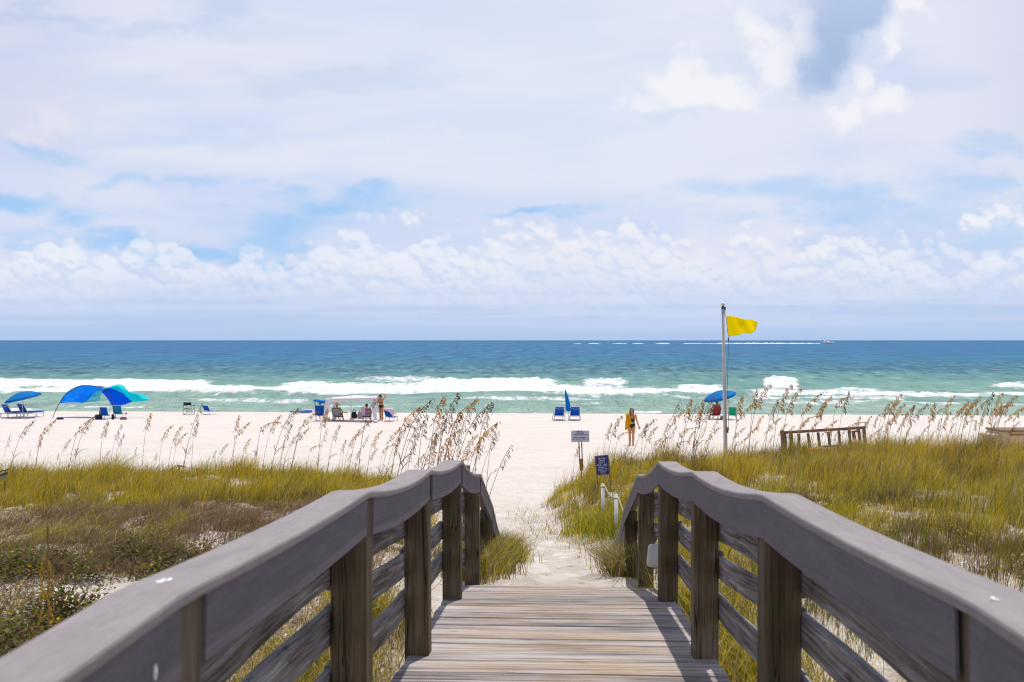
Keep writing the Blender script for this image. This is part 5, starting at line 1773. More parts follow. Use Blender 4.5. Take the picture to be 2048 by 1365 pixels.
def slat_frame():
    D = 31.0
    base = Vector((W(1650, 895, D).x, D, 0)); base.z = gz(base.x, base.y)
    o = empty('timber_rack', base, 'weathered timber rack of upright slats half hidden by grass on right dune', 'timber rack')
    def Lp(px, py, off=0.0): return W(px, py, D + off) - base
    def bar(name, a, b, w, off=0.0, dpt=0.07):
        mb = MB(); mb.tube([Lp(*a, off), Lp(*b, off)], [(w / 2 * 1.41, dpt / 2 * 1.41)] * 2, 4, side=(1, 0, 1) if abs(a[0] - b[0]) < 30 else (0, 0, 1), smooth=False)
        # square section turned to sit flat
        return mb
    def stick(name, a, b, w, off=0.0, dpt=0.06):
        p, q = Lp(*a, off), Lp(*b, off)
        d = (q - p); l = d.length
        an = math.atan2(d.x, d.z)
        mb = MB(); mb.box((p + q) / 2, (w, dpt, l), Matrix.Rotation(an, 3, 'Y'), bev=0.008); mb.build(name, 'timber', o)
    stick('top_rail', (1562, 866), (1731, 855.5), 0.085)
    for (a, b, w) in [((1583, 868), (1585, 915), .075), ((1597, 868), (1600, 915), .075), ((1616, 867), (1622, 915), .08), ((1636, 865), (1641, 912), .08), ((1657, 864), (1661, 910), .08),
                      ((1677.5, 862), (1682, 908), .075), ((1698, 860), (1703, 908), .08), ((1717, 858), (1723, 908), .085)]:
        stick('slat', a, b, w, -0.07)
    for (a, b, w) in [((1563.5, 861), (1569, 935), .10), ((1570, 864), (1574, 935), .07), ((1581, 863), (1584, 930), .085), ((1727.5, 855), (1735, 935), .095)]:
        stick('end_post', a, b, w, -0.005 if w > .08 else 0.2)
    stick('bottom_rail', (1596, 899), (1738, 892), 0.08, -0.14)
    stick('rear_post', (1706.5, 863), (1712, 905), .10, 0.8)
    stick('rear_rail', (1703, 864), (1720, 862), .06, 0.72)
    # low orange float and a round buoy lying behind the slats
    k = W(1662, 903, D - 0.9); k.z = CZ - (902 - 681) / F * (D - 0.9)
    kb = MB()
    kb.tube([(-0.85, 0, -0.06), (-0.6, 0, 0.0), (0, 0, 0.02), (0.55, 0, 0.05), (0.85, 0, 0.12)], [(0.05, 0.03), (0.20, 0.10), (0.27, 0.13), (0.22, 0.11), (0.05, 0.03)], 14, side=(0, 1, 0))
    ob = kb.build('kayak', 'orange_plastic', None, k)
    tag(ob, 'faded orange kayak half buried in grass below the timber rack', 'kayak')
    st = MB(); st.tube([(-0.25, 0, 0.13), (0.25, 0, 0.16)], [(0.13, 0.02), (0.13, 0.02)], 12, side=(0, 1, 0)); st.build('cockpit', 'dark_metal', ob)
    b2 = W(1709, 888, D + 0.5)
    bb = MB(); bb.ball((0, 0, 0), (0.20, 0.2, 0.13), 14, 9); bb.tube([(0, 0, 0.1), (0, 0, 0.16)], 0.04, 8)
    tag(bb.build('buoy', 'pink_plastic', None, b2), 'pale pink buoy behind right end of the timber rack', 'buoy')


slat_frame()


def far_box():
    D = 33.0
    a = W(2006, 861, D)
    base = Vector((a.x + 0.7, D, gz(a.x + 0.7, D)))
    o = empty('storage_box', base, 'low beige box with brown lid edge at far right behind dune grass', 'box')
    h = a.z - base.z
    mb = MB(); mb.box((0, 0.5, h / 2 - 0.05), (1.5, 1.0, h), bev=0.01); mb.build('box_body', 'beige_panel', o)
    mb = MB(); mb.box((0.02, 0.5, h - 0.02), (1.62, 1.12, 0.05), bev=0.01); mb.build('lid', 'timber', o)
    mb = MB(); mb.box((-0.78, 0.45, h / 2 - 0.12), (0.72, 0.8, h - 0.05), bev=0.02); mb.build('side_bin', 'beige_panel', o)
    mb = MB(); mb.box((0.12, -0.012, h - 0.15), (1.2, 0.03, 0.06), bev=0.005); mb.build('front_slat', 'stake_timber', o)


far_box()


def slatted_panel():
    D = 19.5
    a = W(3, 955, D)
    base = Vector((a.x, D, gz(a.x, D)))
    o = empty('slatted_board', base, 'dark slatted board with yellow stripes leaning at the far left edge', 'slatted board')
    def Lp(px, py, off=0.0): return W(px, py, D + off) - base
    for k, (a_, b_, w, mat) in enumerate([((-8, 945.5), (16, 939.5), .022, 'dark_metal'), ((-8, 953.5), (16, 946.5), .045, 'dark_metal'), ((-8, 957.5), (14.5, 951), .014, 'yellow_stripe'), ((-8, 960.5), (13, 954.5), .04, 'grey_fabric'), ((-8, 966), (11, 960), .03, 'yellow_stripe')]):
        p, q = Lp(*a_), Lp(*b_)
        d = q - p
        mb = MB(); mb.box((p + q) / 2, (d.length, 0.03, w), Matrix.Rotation(-math.atan2(d.z, d.x), 3, 'Y'), bev=0.003); mb.build('slat', mat, o)
    p, q = Lp(12, 941, 0.04), Lp(7, 990, 0.04)
    mb = MB(); mb.tube([q + Vector((0, 0, -0.3)), p], 0.018, 6); mb.build('support', 'timber', o)


slatted_panel()

# lone timber stub behind the left rail and a pale block under the right rail
q = W(932.5, 931, 12.4)
b = Vector((q.x, q.y, gz(q.x, q.y)))
mb = MB(); mb.box((0, 0, (q.z - b.z) / 2 - 0.1), (0.095, 0.095, q.z - b.z + 0.2), bev=0.006)
tag(mb.build('timber_post', 'timber', None, b), 'square timber post standing just behind far end of the left railing', 'post')
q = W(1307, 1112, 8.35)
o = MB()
o.box((0, 0, 0), (0.10, 0.09, 0.185), Matrix.Rotation(R(6), 3, 'Y'), bev=0.025)  # added white block standing in for a sunlit side board end
tag(o.build('board_end_block', 'pvc_white', None, q), 'white rounded block added for a sunlit side board end outside the right railing', 'tub')
# ------------------------------------------------------------------ dune plants
def grass_material(name, transl=0.4, rough=0.65):
    m = bpy.data.materials.new(name)
    m.use_nodes = True
    t = NT(m.node_tree)
    at = t.n('ShaderNodeAttribute'); at.attribute_name = 'tint'
    b = t.n('ShaderNodeBsdfPrincipled'); o = t.n('ShaderNodeOutputMaterial')
    tc = t.n('ShaderNodeTexCoord').outputs['Object']
    n = t.noise(tc, 14.0, 3.0)
    c = t.mix(t.sstep(n, 0.3, 0.7), t.mix(1.0, at.outputs['Color'], (0.75, 0.78, 0.8), 'MULTIPLY'), t.mix(1.0, at.outputs['Color'], (1.2, 1.15, 1.1), 'MULTIPLY'))
    t.put(b.inputs['Base Color'], c)
    b.inputs['Roughness'].default_value = rough; b.inputs['Specular IOR Level'].default_value = 0.2
    tr = t.n('ShaderNodeBsdfTranslucent'); t.put(tr.inputs[0], c)
    mx = t.n('ShaderNodeMixShader'); mx.inputs[0].default_value = transl
    t.nt.links.new(b.outputs[0], mx.inputs[1]); t.nt.links.new(tr.outputs[0], mx.inputs[2])
    t.nt.links.new(mx.outputs[0], o.inputs[0])
    MATS[name] = m
    return m


grass_material('grass', 0.5)
OLIVE = np.array([(0.58, 0.44, 0.008), (0.48, 0.385, 0.008), (0.64, 0.47, 0.010), (0.34, 0.31, 0.012)])
GREEN = np.array([(0.20, 0.215, 0.025), (0.26, 0.25, 0.025), (0.125, 0.155, 0.028)])
STRAW = np.array([(0.52, 0.42, 0.20), (0.44, 0.33, 0.14), (0.58, 0.48, 0.28)])
BROWN = np.array([(0.175, 0.100, 0.058), (0.23, 0.135, 0.075), (0.125, 0.072, 0.050), (0.27, 0.18, 0.115)])
GOLD = np.array([(0.60, 0.37, 0.010), (0.66, 0.44, 0.012)])


def blades(name, P, hgt, bend, width, tint, lean=(0.28, 0.1), parent=None, jitter=0.6):
    """P (N,3) roots -> one mesh of curved tapering blades"""
    n = len(P)
    a = rng.uniform(0, 2 * math.pi, n)
    dirv = np.stack([np.cos(a) * jitter + lean[0], np.sin(a) * jitter + lean[1]], 1)
    b = rng.uniform(0, 2 * math.pi, n)
    wv = np.stack([np.cos(b), np.sin(b) * 0.6, 0 * b], 1) * (width * 0.5)[:, None]
    lv = [0.0, 0.4, 0.75, 1.0]
    rows = []
    for t_ in lv:
        c = P.copy()
        c[:, :2] += dirv * (hgt * bend * t_ ** 1.8)[:, None]
        c[:, 2] += hgt * (t_ - 0.30 * np.minimum(bend, 1.6) * t_ ** 2.6) - 0.02 * (t_ == 0)
        w = wv * (1.0 - 0.85 * t_ ** 1.5)
        if t_ < 1: rows += [c - w, c + w]
        else: rows += [c]
    V = np.stack(rows, 1)                       # n, 7, 3
    o = (np.arange(n) * 7)[:, None]
    q1 = np.concatenate([o + np.array([[0, 1, 3, 2]]), o + np.array([[2, 3, 5, 4]])], 1).reshape(-1, 4)
    tri = o + np.array([[4, 5, 6]])
    me = bpy.data.meshes.new(name)
    me.vertices.add(n * 7); me.vertices.foreach_set('co', V.reshape(-1).astype(np.float32))
    li = np.concatenate([q1.reshape(-1), tri.reshape(-1)]).astype(np.int32)
    me.loops.add(len(li)); me.loops.foreach_set('vertex_index', li)
    st = np.concatenate([np.arange(len(q1)) * 4, len(q1) * 4 + np.arange(n) * 3]).astype(np.int32)
    me.polygons.add(len(st)); me.polygons.foreach_set('loop_start', st)
    me.materials.append(MATS['grass'])
    me.update(calc_edges=True)
    ca = me.color_attributes.new('tint', 'FLOAT_COLOR', 'POINT')
    col = np.ones((n, 7, 4), np.float32); col[:, :, :3] = tint[:, None, :]
    ca.data.foreach_set('color', col.reshape(-1))
    ob = bpy.data.objects.new(name, me)
    COL.objects.link(ob)
    ob.parent = parent
    return ob


def pick(pal, n):
    return pal[rng.integers(0, len(pal), n)] * rng.uniform(0.8, 1.2, (n, 1))


def dune_grass(side):
    N = 470000 if side > 0 else 520000
    y = np.sqrt(rng.uniform(3.0 ** 2, 31.0 ** 2, N))
    half = 0.56 * y + 1.2
    x = rng.uniform(0, 1, N) * half * (1 if side > 0 else -1)
    if side > 0:
        x = x - 0.3
    veg = veg_amount(x, y)
    # clumping
    cl = fbm(x * 3.2, y * 3.2, 33, 3)
    keep = rng.uniform(0, 1, N) < veg * (0.03 + 1.35 * sst(cl, 0.40, 0.62))
    tuft = 0.62 + 0.62 * sst(fbm(x * 2.1 + 5, y * 2.1, 57, 3), 0.36, 0.62)
    ok = np.ones(N, bool)
    # nothing grows through the boardwalk or on the path
    tl = x * math.cos(WALK_YAW) + y * math.sin(WALK_YAW) - 0.027
    ok &= ~((np.abs(tl) < 0.97) & (y < 9.7))
    keep &= ok
    x, y, tuft = x[keep], y[keep], tuft[keep]
    n = len(x)
    z = CZ - depth_h(x, y)
    P = np.stack([x, y, z], 1)
    n1 = fbm(x * 0.55, y * 0.5, 35, 4); n2 = fbm(x * 0.9 + 4, y * 0.9, 37, 3)
    u = rng.uniform(0, 1, n)
    tint = pick(OLIVE, n)
    def put(mask, pal):
        k = int(mask.sum())
        if k: tint[mask] = pick(pal, k)
    if side > 0:
        crest = sst(y, 15, 23)
        put(u < 0.18 * (1 - crest) + 0.25 * sst(n1, .52, .62), GREEN)
        put((u > 0.86) | (u > 0.70) & (n2 > 0.56), STRAW)
        put((u > 0.955) | ((u > 0.50) & (n1 < 0.435)), BROWN)
        put((u < 0.45) & (n1 < 0.42), GREEN)
        put((u > 0.40) & (u < 0.60) & (crest > 0.5) & (n2 > .45), GOLD)
        h = (0.18 + 0.30 * rng.uniform(0, 1, n) ** 1.5) * (0.8 + 0.35 * crest) * (0.5 + 1.0 * sst(n2, .3, .7))
        bend = rng.uniform(0.35, 1.1, n)
        br = (u > 0.955)
        bend[br] *= 1.4
    else:
        crest = sst(y + (n1 - .5) * 5, 14.5, 18.5)
        put(u < 0.22 + 0.25 * sst(n1, .5, .62), GREEN)
        put(u > 0.88, STRAW)
        put((u > 0.25 + 0.65 * crest) & (n2 < 0.58), BROWN)
        put((u > 0.55) & (u < 0.62), STRAW)
        put((u > .93), BROWN)
        put((u > 0.12) & (crest < 0.5) & (fbm(x * .45 + 2, y * .45, 45, 3) > 0.47), BROWN)
        put((u > 0.30) & (u < 0.48) & (crest > 0.5) & (n1 > .47), GOLD)
        h = (0.12 + 0.30 * rng.uniform(0, 1, n) ** 1.6) * (0.75 + 0.55 * crest) * (0.55 + 0.9 * sst(fbm(x * 0.7, y * 0.7, 39, 3), .35, .65)) * (0.75 + 0.5 * n2)
        bend = rng.uniform(0.4, 1.3, n) * (1.9 - 0.95 * crest)
    h = h * tuft
    w = rng.uniform(0.004, 0.0085, n) * (0.75 + y / 40.0)
    ob = blades('dune_grass', P, h, bend, w, tint)
    tag(ob, 'yellow green dune grass covering the right dune' if side > 0 else 'olive and brown dune grass covering the left dune', kind='stuff')


dune_grass(-1)
dune_grass(1)


def tall_blades(name, label, xr, yr, n, pal=None):
    x = rng.uniform(*xr, n); y = rng.uniform(*yr, n)
    k = (np.abs(x) < 0.56 * y) & (rng.uniform(0, 1, n) < veg_amount(x, y)) & (fbm(x * 1.3, y * 1.3, 131, 3) > 0.44)
    x, y = x[k], y[k]; n = len(x)
    P = np.stack([x, y, CZ - depth_h(x, y)], 1)
    low = name == 'rusty_grass'
    ob = blades(name, P, rng.uniform(0.14, 0.36, n) if low else rng.uniform(0.42, 0.86, n) * (0.68 if xr[0] < -10 else 1.0), rng.uniform(0.8, 2.2, n) if low else rng.uniform(0.25, 0.8, n), rng.uniform(0.004, 0.008, n), pick(np.concatenate([OLIVE, STRAW, OLIVE, BROWN]) if pal is None else pal, n), (0.45, 0.0), None, 0.4)
    tag(ob, label, kind='stuff')


tall_blades('tall_grass_blades', 'taller wind-bent grass blades rising above the right dune grass', (0.5, 15), (17, 28), 9000)
tall_blades('tall_grass_blades', 'taller wind-bent grass blades rising above the left dune grass', (-15, -0.8), (16, 27), 7000)
tall_blades('dark_weed_stems', 'scattered dark upright weed stems in the near right dune grass', (2.0, 10), (9, 17), 700, GREEN * 0.35)
tall_blades('rusty_grass', 'low rusty brown grass between the left railing and left dune crest', (-8, -1.5), (6.8, 17), 20000, np.concatenate([BROWN, BROWN * 1.25, STRAW * 0.8, np.array([(0.30, 0.16, 0.05)])]))


def leafy_cover(name, label, pts, leaf, hmax, pal, per=130, spread=0.28, flowers=0):
    """low leafy plants: many small leaves on short twigs"""
    C, S, T = [], [], []
    for (x, y) in pts:
        n = int(per * rng.uniform(0.6, 1.3))
        r = spread * rng.uniform(0.6, 1.3)
        dx, dy = rng.normal(0, r * 0.55, n), rng.normal(0, r * 0.55, n)
        hh = hmax * rng.uniform(0.5, 1.1) * np.exp(-(dx ** 2 + dy ** 2) / (r * r)) * rng.uniform(0.15, 1, n)
        xx, yy = x + dx, y + dy
        C.append(np.stack([xx, yy, CZ - depth_h(xx, yy) + hh], 1))
        S.append(leaf * rng.uniform(0.6, 1.4, n))
        tt = pick(pal, n)
        if flowers:
            f = rng.uniform(0, 1, n) < flowers
            tt[f] = np.array([(0.62, 0.42, 0.01)])
        T.append(tt)
    C, S, T = np.concatenate(C), np.concatenate(S), np.concatenate(T)
    n = len(C)
    a = rng.uniform(0, 2 * math.pi, n); tl = rng.uniform(-0.5, 0.9, n)
    d = np.stack([np.cos(a) * np.cos(tl), np.sin(a) * np.cos(tl), np.sin(tl)], 1)
    sd_ = np.stack([-np.sin(a), np.cos(a), rng.uniform(-.4, .4, n)], 1)
    V = np.stack([C, C + d * (S * 0.5)[:, None] + sd_ * (S * 0.28)[:, None], C + d * S[:, None], C + d * (S * 0.5)[:, None] - sd_ * (S * 0.28)[:, None]], 1)
    q = (np.arange(n) * 4)[:, None] + np.array([[0, 1, 2, 3]])
    ob = quad_mesh(name, V.reshape(-1, 3), q, MATS['grass'], False)
    ca = ob.data.color_attributes.new('tint', 'FLOAT_COLOR', 'POINT')
    col = np.ones((n, 4, 4), np.float32); col[:, :, :3] = T[:, None, :]
    ca.data.foreach_set('color', col.reshape(-1))
    tag(ob, label, kind='stuff')


pts = [(rng.uniform(-7.2, -3.7), rng.uniform(6.8, 12.0)) for _ in range(150)]
pts = [p for p in pts if (p[0] + 3.9) ** 2 + (p[1] - 9.9) ** 2 > 0.55]
pts = [p for p in pts if fbm(p[0] * .8, p[1] * .8, 91, 3) > 0.34]
leafy_cover('beach_herbs', 'low dark green leafy plants with yellow flowers at lower left', pts, 0.050, 0.34, np.concatenate([GREEN * 0.55, GREEN * 0.8, BROWN]), 300, 0.36, 0.02)
pts = [(rng.uniform(-9.5, -1.2), rng.uniform(7.5, 22.0)) for _ in range(420)]
pts = [p for p in pts if veg_amount(np.array(p[0]), np.array(p[1])) > 0.35 and fbm(p[0] * .6, p[1] * .6, 95, 3) > 0.5]
leafy_cover('dry_shrub_cover', 'brown twiggy ground cover in hollows of the left dune', pts, 0.036, 0.26, np.concatenate([BROWN, BROWN, GREEN]), 120, 0.36)
pts = [(rng.uniform(1.5, 14), rng.uniform(10.0, 27.0)) for _ in range(300)]
pts = [p for p in pts if abs(p[0]) < .55 * p[1] and veg_amount(np.array(p[0]), np.array(p[1])) > 0.4 and fbm(p[0] * .6, p[1] * .6, 99, 3) > 0.52]
leafy_cover('low_herbs', 'small green and tan leafy herbs among the right dune grass', pts, 0.045, 0.32, np.concatenate([GREEN, OLIVE, STRAW]), 110, 0.30)


def clump(name, label, spots, n, hmin, hmax, pals, group='grass clumps beside the boardwalk', bend=(0.6, 1.5), lean=(0.15, -0.05)):
    X, Y = [], []
    for (x, y, r, k) in spots:
        m = int(n * k)
        X.append(rng.normal(x, r, m)); Y.append(rng.normal(y, r * 1.2, m))
    X, Y = np.concatenate(X), np.concatenate(Y)
    P = np.stack([X, Y, CZ - depth_h(X, Y)], 1)
    m = len(P)
    tint = pick(np.concatenate(pals), m)
    c = P.mean(0)
    ob = blades(name, P - c, rng.uniform(hmin, hmax, m), rng.uniform(bend[0], bend[1], m), rng.uniform(0.005, 0.010, m), tint, lean)
    ob.location = c
    tag(ob, label, 'grass clump', group)
    return ob


clump('grass_clump', 'green and brown grass clump hiding the sunken end of the left railing', [(-0.28, 11.2, 0.15, 0.35), (-0.42, 10.4, 0.16, 0.35), (-0.16, 12.0, 0.15, 0.3), (-0.22, 12.9, 0.15, .25), (-0.40, 12.6, .2, .3)], 3400, 0.20, 0.52, [GREEN, OLIVE, BROWN, GREEN, STRAW])
clump('grass_clump', 'straggling green grass clump around the sunken end of the right railing', [(1.20, 10.3, 0.11, 0.45), (1.28, 10.9, 0.14, 0.35), (1.36, 11.8, .16, .3)], 1500, 0.22, 0.55, [GREEN, GREEN, BROWN, STRAW], bend=(0.6, 1.9), lean=(-0.35, -0.15))
clump('grass_clump', 'tall green grass clump on right bank between path and white rope posts', [(1.55, 15.2, 0.25, 0.5), (1.3, 16.4, .25, .4), (1.9, 15.8, .3, .5)], 2200, 0.28, 0.60, [GREEN, OLIVE, GREEN])
clump('grass_clump', 'drooping green grass clump outside the left railing near the deck', [(-1.35, 6.2, 0.22, 0.5), (-1.45, 7.4, .25, .5), (-1.3, 8.6, .2, .4)], 2200, 0.30, 0.65, [GREEN, OLIVE, STRAW], lean=(0.1, -0.2))
clump('grass_clump', 'drooping green grass clump outside the right railing near the deck', [(1.65, 6.0, 0.25, 0.5), (1.75, 7.4, .25, .5), (1.75, 8.8, .22, .5), (1.7, 5.0, .2, .3)], 2600, 0.30, 0.65, [GREEN, OLIVE, STRAW], lean=(-0.1, -0.2))
clump('grass_clump', 'long pale grass clump lying outside right railing at lower right', [(2.0, 4.2, 0.3, 0.5), (2.3, 5.2, .3, .4)], 1500, 0.30, 0.6, [STRAW, GREEN, BROWN], lean=(-0.1, -0.25))
clump('grass_clump', 'olive grass clump outside the left railing at lower left', [(-1.5, 4.6, 0.25, 0.5), (-1.7, 5.4, .25, .4)], 1700, 0.35, 0.7, [OLIVE, GREEN, STRAW], lean=(0.1, -0.2))

# dry strands and runners straggling over the path edges
ny_ = 900
yy = rng.uniform(9.8, 22.0, ny_)
sd2 = rng.uniform(0, 1, ny_) < 0.6
xx = np.where(sd2, I(yy, XR) + rng.normal(-0.08, 0.22, ny_), I(yy, XL) + rng.normal(0.10, 0.2, ny_))
P = np.stack([xx, yy, CZ - depth_h(xx, yy)], 1)
ob = blades('path_strands', P, rng.uniform(0.12, 0.38, ny_), rng.uniform(0.8, 2.6, ny_), rng.uniform(0.004, 0.008, ny_), pick(np.concatenate([STRAW, OLIVE, BROWN, GREEN]), ny_), (0.0, -0.1), None, 0.8)
tag(ob, 'dry grass strands straggling along both edges of the sand path', kind='stuff')

# ------------------------------------------------------------------ sea oats
principled('oat_stalk', (0.36, 0.27, 0.14), 0.8, 0.15, transl=0.25)
principled('oat_gold', (0.68, 0.42, 0.09), 0.85, 0.1, transl=0.55, tcolor=(0.80, 0.50, 0.09), var=0.35, nscale=30)
principled('oat_brown', (0.36, 0.22, 0.10), 0.85, 0.1, transl=0.45, var=0.35, nscale=30)
principled('oat_yellow', (0.62, 0.42, 0.06), 0.85, 0.1, transl=0.4, tcolor=(0.7, 0.5, 0.08), var=0.2)


def oat_meshes(seed, mat, lean, droop, full, headlen):
    r = random.Random(seed)
    def axis(t):
        x = lean * t ** 1.7
        z = t
        if t > 1 - headlen:
            k = (t - (1 - headlen)) / headlen
            x += droop * 0.10 * k * k
            z -= droop * 0.055 * k ** 2.2
        return Vector((x, 0.03 * math.sin(seed) * t * t, z))
    st = MB()
    st.tube([axis(k / 12) for k in range(13)], [0.0042 - 0.0027 * k / 12 for k in range(13)], 4, smooth=True)
    # a couple of thin leaves from the lower stalk
    for k in range(r.choice([1, 2, 3])):
        t0 = r.uniform(0.05, 0.4); a = r.uniform(0, 6.28); ln = r.uniform(0.2, 0.38)
        d = Vector((math.cos(a) * 0.6 + 0.2, math.sin(a) * 0.6, 0))
        p = axis(t0)
        pts = [p + d * ln * q * 0.8 + Vector((0, 0, ln * (q - 0.75 * q * q))) for q in (0, .25, .5, .75, 1)]
        st.tube(pts, [(0.004, 0.001), (0.0045, 0.001), (0.004, .001), (0.003, .001), (0.0005, .0005)], 4)
    sm = bpy.data.meshes.new('stalk_mesh')
    hb = MB()
    ax = [axis(1 - headlen * (1 - k / 10)) for k in range(11)]
    hb.tube(ax, 0.0018, 4)
    n = int(20 * full)
    for k in range(n):
        u = (k + r.uniform(0, 0.8)) / n
        t_ = 1 - headlen * (1 - u)
        p = axis(t_)
        back = r.random() < 0.18
        a = r.uniform(-0.9, 0.9) + (math.pi if back else 0)
        br = headlen * (0.21 * (1 - 0.62 * u) + 0.02) * r.uniform(0.6, 1.15) * (0.6 if back else 1.0)
        d = Vector((math.cos(a), 0.8 * math.sin(a), 0))
        # a drooping branchlet strung with flat overlapping spikelets
        pts = [p, p + d * br * 0.40 + Vector((0, 0, br * 0.22)), p + d * br * 0.78 + Vector((0, 0, br * 0.05)), p + d * br + Vector((0, 0, -br * r.uniform(0.30, 0.60)))]
        w = r.uniform(0.0040, 0.0062)
        hb.tube(pts, [(0.0010, 0.0010), (w * 0.7, 0.0016), (w, 0.0018), (w * 0.25, 0.001)], 4, side=d.cross(Vector((0, 0, 1))) * 0.6 + Vector((0, 0, 0.8)))
        for j in range(r.choice([2, 3, 3])):
            L_ = r.uniform(0.014, 0.022); wd = L_ * 0.26
            c = pts[1].lerp(pts[3], r.uniform(0.1, 1.0))
            dd = (d * 0.4 + Vector((r.uniform(-.2, .3), r.uniform(-.3, .3), -1))).normalized()
            sv = dd.cross(Vector((r.uniform(-1, 1), r.uniform(-1, 1), 0.1))).normalized() * wd
            tv = dd.cross(sv).normalized() * wd * 0.35
            m = c + dd * L_ * 0.5
            hb.add([c, m + sv, m + tv, m - sv, m - tv, c + dd * L_], [(0, 1, 2), (0, 2, 3), (0, 3, 4), (0, 4, 1), (5, 2, 1), (5, 3, 2), (5, 4, 3), (5, 1, 4)])
    so = st.build('sea_oat', 'oat_stalk')
    ho = hb.build('seed_head', mat, so)
    return so


OLEAN = [0.16, 0.19, 0.10, 0.22, 0.25, 0.14, 0.28, 0.07]
OATS = [oat_meshes(1, 'oat_brown', OLEAN[0], 0.5, 1.0, 0.30), oat_meshes(2, 'oat_gold', OLEAN[1], 0.8, 1.3, 0.32), oat_meshes(3, 'oat_brown', OLEAN[2], 0.3, 0.8, 0.26), oat_meshes(4, 'oat_gold', OLEAN[3], 1.2, 1.2, 0.32),
        oat_meshes(5, 'oat_brown', OLEAN[4], 0.2, 0.6, 0.28), oat_meshes(6, 'oat_gold', OLEAN[5], 2.6, 1.1, 0.30), oat_meshes(7, 'oat_brown', OLEAN[6], 0.9, 1.1, 0.33), oat_meshes(8, 'oat_gold', OLEAN[7], 0.5, 1.5, 0.28)]
used = set()
ro = random.Random(21)


def oat(px, py, D, label, group, which=None):
    k = ro.randrange(8) if which is None else which
    src = OATS[k]
    tip = W(px, py, D)
    # the root stands where the stalk, scaled to reach the tip, meets the sand
    h = 1.4
    lean = OLEAN[k]
    rz = ro.uniform(-0.5, 0.5)
    for _ in range(4):
        x = tip.x - lean * h * math.cos(rz); y = D - lean * h * math.sin(rz)
        h = max(0.45, tip.z - gz(x, y))
    h *= 1.04
    if k in used:
        o = copy_tree(src)
    else:
        o = src; used.add(k)
    o.location = (x, y, gz(x, y) - 0.02)
    o.rotation_euler = (0, ro.uniform(-0.03, 0.05), rz)
    o.scale = (h, h, h)
    if h < 0.8: o.scale = (h, h, h)
    tag(o, label, 'sea oat', group)
    return o


LS = ('sparse thin sea oat standing along the left dune crest', 'sea oats along the left dune crest')
for (px, py) in [(55, 838), (78, 872), (100, 835), (132, 874), (166, 832), (184, 828), (206, 842), (233, 848), (241, 868), (291, 826), (336, 846), (352, 850), (364, 862), (402, 808), (391, 845), (473, 831), (486, 840), (494, 875),
                 (526, 828), (545, 826), (581, 811), (611, 815), (577, 848), (606, 852), (644, 818), (655, 858), (590, 862), (565, 880), (20, 868), (115, 905), (270, 895), (310, 905), (430, 900), (380, 890), (448, 885), (515, 895), (150, 895), (215, 900), (622, 880), (60, 900)]:
    oat(px, py, ro.uniform(24.5, 27.0), *LS)
LS2 = ('sea oat in loose group between the canopy and the dense cluster on left dune', 'sea oats behind the middle of the left railing')
for (px, py) in [(672, 850), (690, 880), (705, 862), (722, 838), (742, 800), (730, 870), (755, 860), (770, 880), (785, 850), (660, 900), (745, 895), (712, 900), (790, 885), (700, 905)]:
    oat(px, py, ro.uniform(23.0, 26.5), *LS2)
DS = ('sea oat in the dense tall cluster behind the top of left railing', 'sea oats in the dense cluster behind the left railing')
for (px, py) in [(818, 804), (848, 795), (866, 792), (903, 787), (923, 790), (941, 794), (954, 800), (976, 806), (890, 822), (879, 850), (851, 832), (896, 848), (916, 847), (974, 836), (986, 850), (989, 864), (955, 856), (856, 886),
                 (896, 880), (918, 880), (832, 868), (841, 838), (808, 845), (870, 870), (935, 865), (948, 885), (862, 905), (905, 900), (885, 895), (930, 900), (820, 890), (842, 905), (962, 890), (875, 830), (910, 825), (958, 875)]:
    oat(px, py, ro.uniform(21.5, 25.5), *DS)
oat(1010, 890, 15.5, 'lone dark sea oat leaning over sand right of the left railing', 'lone sea oats', 4)
MS = ('sea oat growing between the signs and the flagpole on right dune', 'sea oats between the signs and the flagpole')
for (px, py) in [(1217, 846), (1234, 830), (1240, 852), (1256, 880), (1291, 832), (1286, 846), (1301, 850), (1311, 862), (1331, 846), (1351, 815), (1359, 802), (1373, 798), (1386, 806), (1396, 800), (1402, 812), (1416, 790), (1428, 802), (1272, 900),
                 (1322, 870), (1343, 850), (1365, 840), (1380, 860), (1408, 850), (1425, 850), (1436, 835), (1310, 895), (1340, 900), (1392, 880), (1355, 870), (1415, 885), (1262, 915), (1150, 890), (1295, 905)]:
    oat(px, py, ro.uniform(21.5, 26.0), *MS)
RS = ('sea oat growing around the timber rack right of the flagpole', 'sea oats around the timber rack')
for (px, py) in [(1478, 792), (1491, 803), (1506, 779), (1528, 768), (1546, 830), (1551, 800), (1573, 768), (1591, 776), (1626, 780), (1646, 790), (1640, 802), (1676, 778), (1691, 782), (1600, 838), (1625, 838), (1565, 845), (1475, 850), (1500, 850),
                 (1520, 830), (1470, 880), (1540, 870), (1580, 850), (1612, 820), (1655, 850), (1660, 835), (1700, 828), (1716, 832), (1485, 870), (1530, 890), (1510, 880), (1672, 862), (1725, 860), (1690, 850)]:
    oat(px, py, ro.uniform(22.0, 27.0), *RS, which=ro.choice([0, 1, 1, 3, 3, 5, 6, 7]))
QS = ('sea oat in the crowded golden stand on the far right dune crest', 'sea oats crowding the far right dune crest')
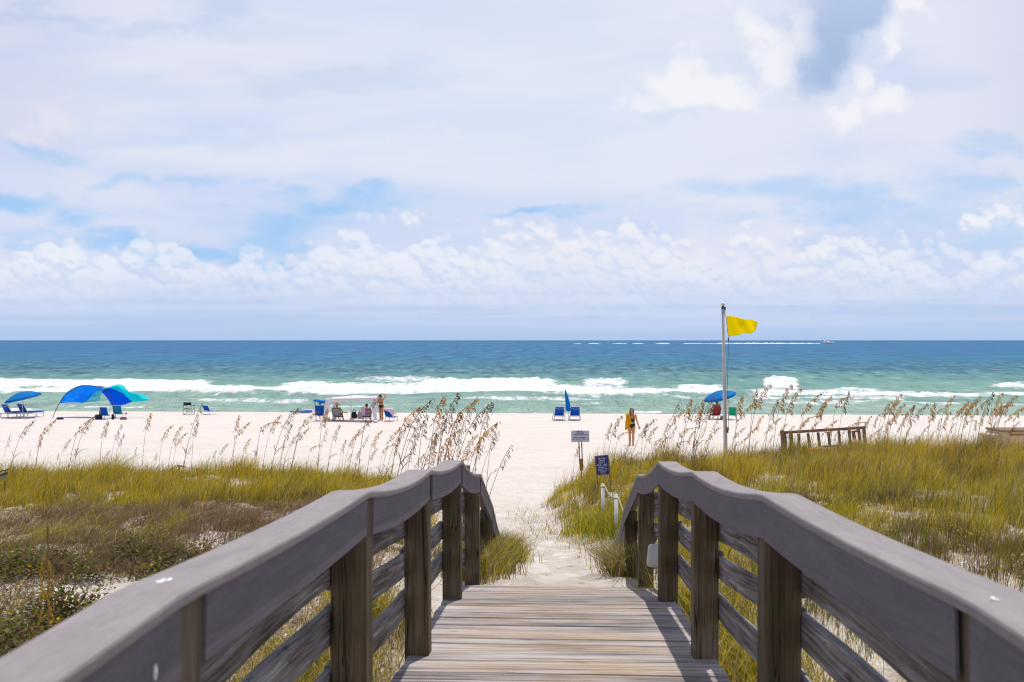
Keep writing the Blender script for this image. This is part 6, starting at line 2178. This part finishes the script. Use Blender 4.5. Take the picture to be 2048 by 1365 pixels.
for (px, py) in [(1736, 830), (1751, 826), (1771, 800), (1791, 786), (1816, 806), (1826, 811), (1841, 801), (1862, 805), (1871, 812), (1901, 790), (1916, 800), (1926, 798), (1941, 796), (1946, 790), (1956, 795), (1976, 784), (1996, 783), (2011, 786),
                 (2004, 796), (2036, 806), (2021, 811), (1880, 836), (1991, 836), (1760, 850), (1785, 815), (1800, 840), (1820, 850), (1850, 845), (1890, 820), (1905, 845), (1930, 830), (1960, 825), (1985, 815), (1780, 795), (1795, 805), (1935, 812), (1950, 840),
                 (1865, 860), (1840, 865), (1915, 865), (1970, 855), (2030, 840), (1745, 855), (1810, 825), (1775, 840), (2000, 805), (1990, 792), (2015, 850), (1725, 845)]:
    oat(px, py, ro.uniform(22.5, 27.5), *QS, which=ro.choice([0, 1, 1, 1, 3, 3, 5, 6, 7, 7]))
NS = ('dark bare sea oat standing low in grass on near side of right dune', 'sea oats low on the right dune')
for (px, py, D) in [(1692, 895, 15), (1918, 880, 13), (1560, 930, 17), (1830, 910, 15), (1990, 905, 14), (1620, 935, 16), (1760, 915, 15), (1480, 925, 18)]:
    oat(px, py, D, *NS, which=ro.choice([2, 4]))

# yellow drooping seed head right by the left rail
tp = W(95, 1052, 5.6)
o = MB()
b0 = Vector((tp.x + 0.02, tp.y, gz(tp.x, tp.y)))
top = tp - b0
pts = [Vector((0, 0, 0)), top * 0.5 + Vector((0.0, 0, 0)), top, top + Vector((0.012, -0.01, -0.08)), top + Vector((-0.005, -0.02, -0.25))]
o.tube(pts, 0.003, 5)
so = o.build('grass_stalk', 'oat_stalk', None, b0)
tag(so, 'single grass stalk with hanging yellow seed head beside lower left railing', 'grass stalk')
hb = MB()
for br in range(9):
    z0 = -0.14 - 0.035 * br
    sx = (1 if br % 2 else -1) * ro.uniform(0.015, 0.05)
    a_ = top + Vector((-0.004, -0.02, z0)); e_ = a_ + Vector((sx, ro.uniform(-.02, .02), -0.12))
    hb.tube([a_, a_.lerp(e_, .5) + Vector((sx * .3, 0, 0.01)), e_], 0.0012, 4)
    for k in range(9):
        c = a_.lerp(e_, ro.uniform(0.25, 1.05)) + Vector((ro.uniform(-.006, .006), ro.uniform(-.006, .006), -0.006))
        hb.ball(c, (0.0045, 0.004, 0.011), 6, 4)
hb.build('seed_head', 'oat_yellow', so)
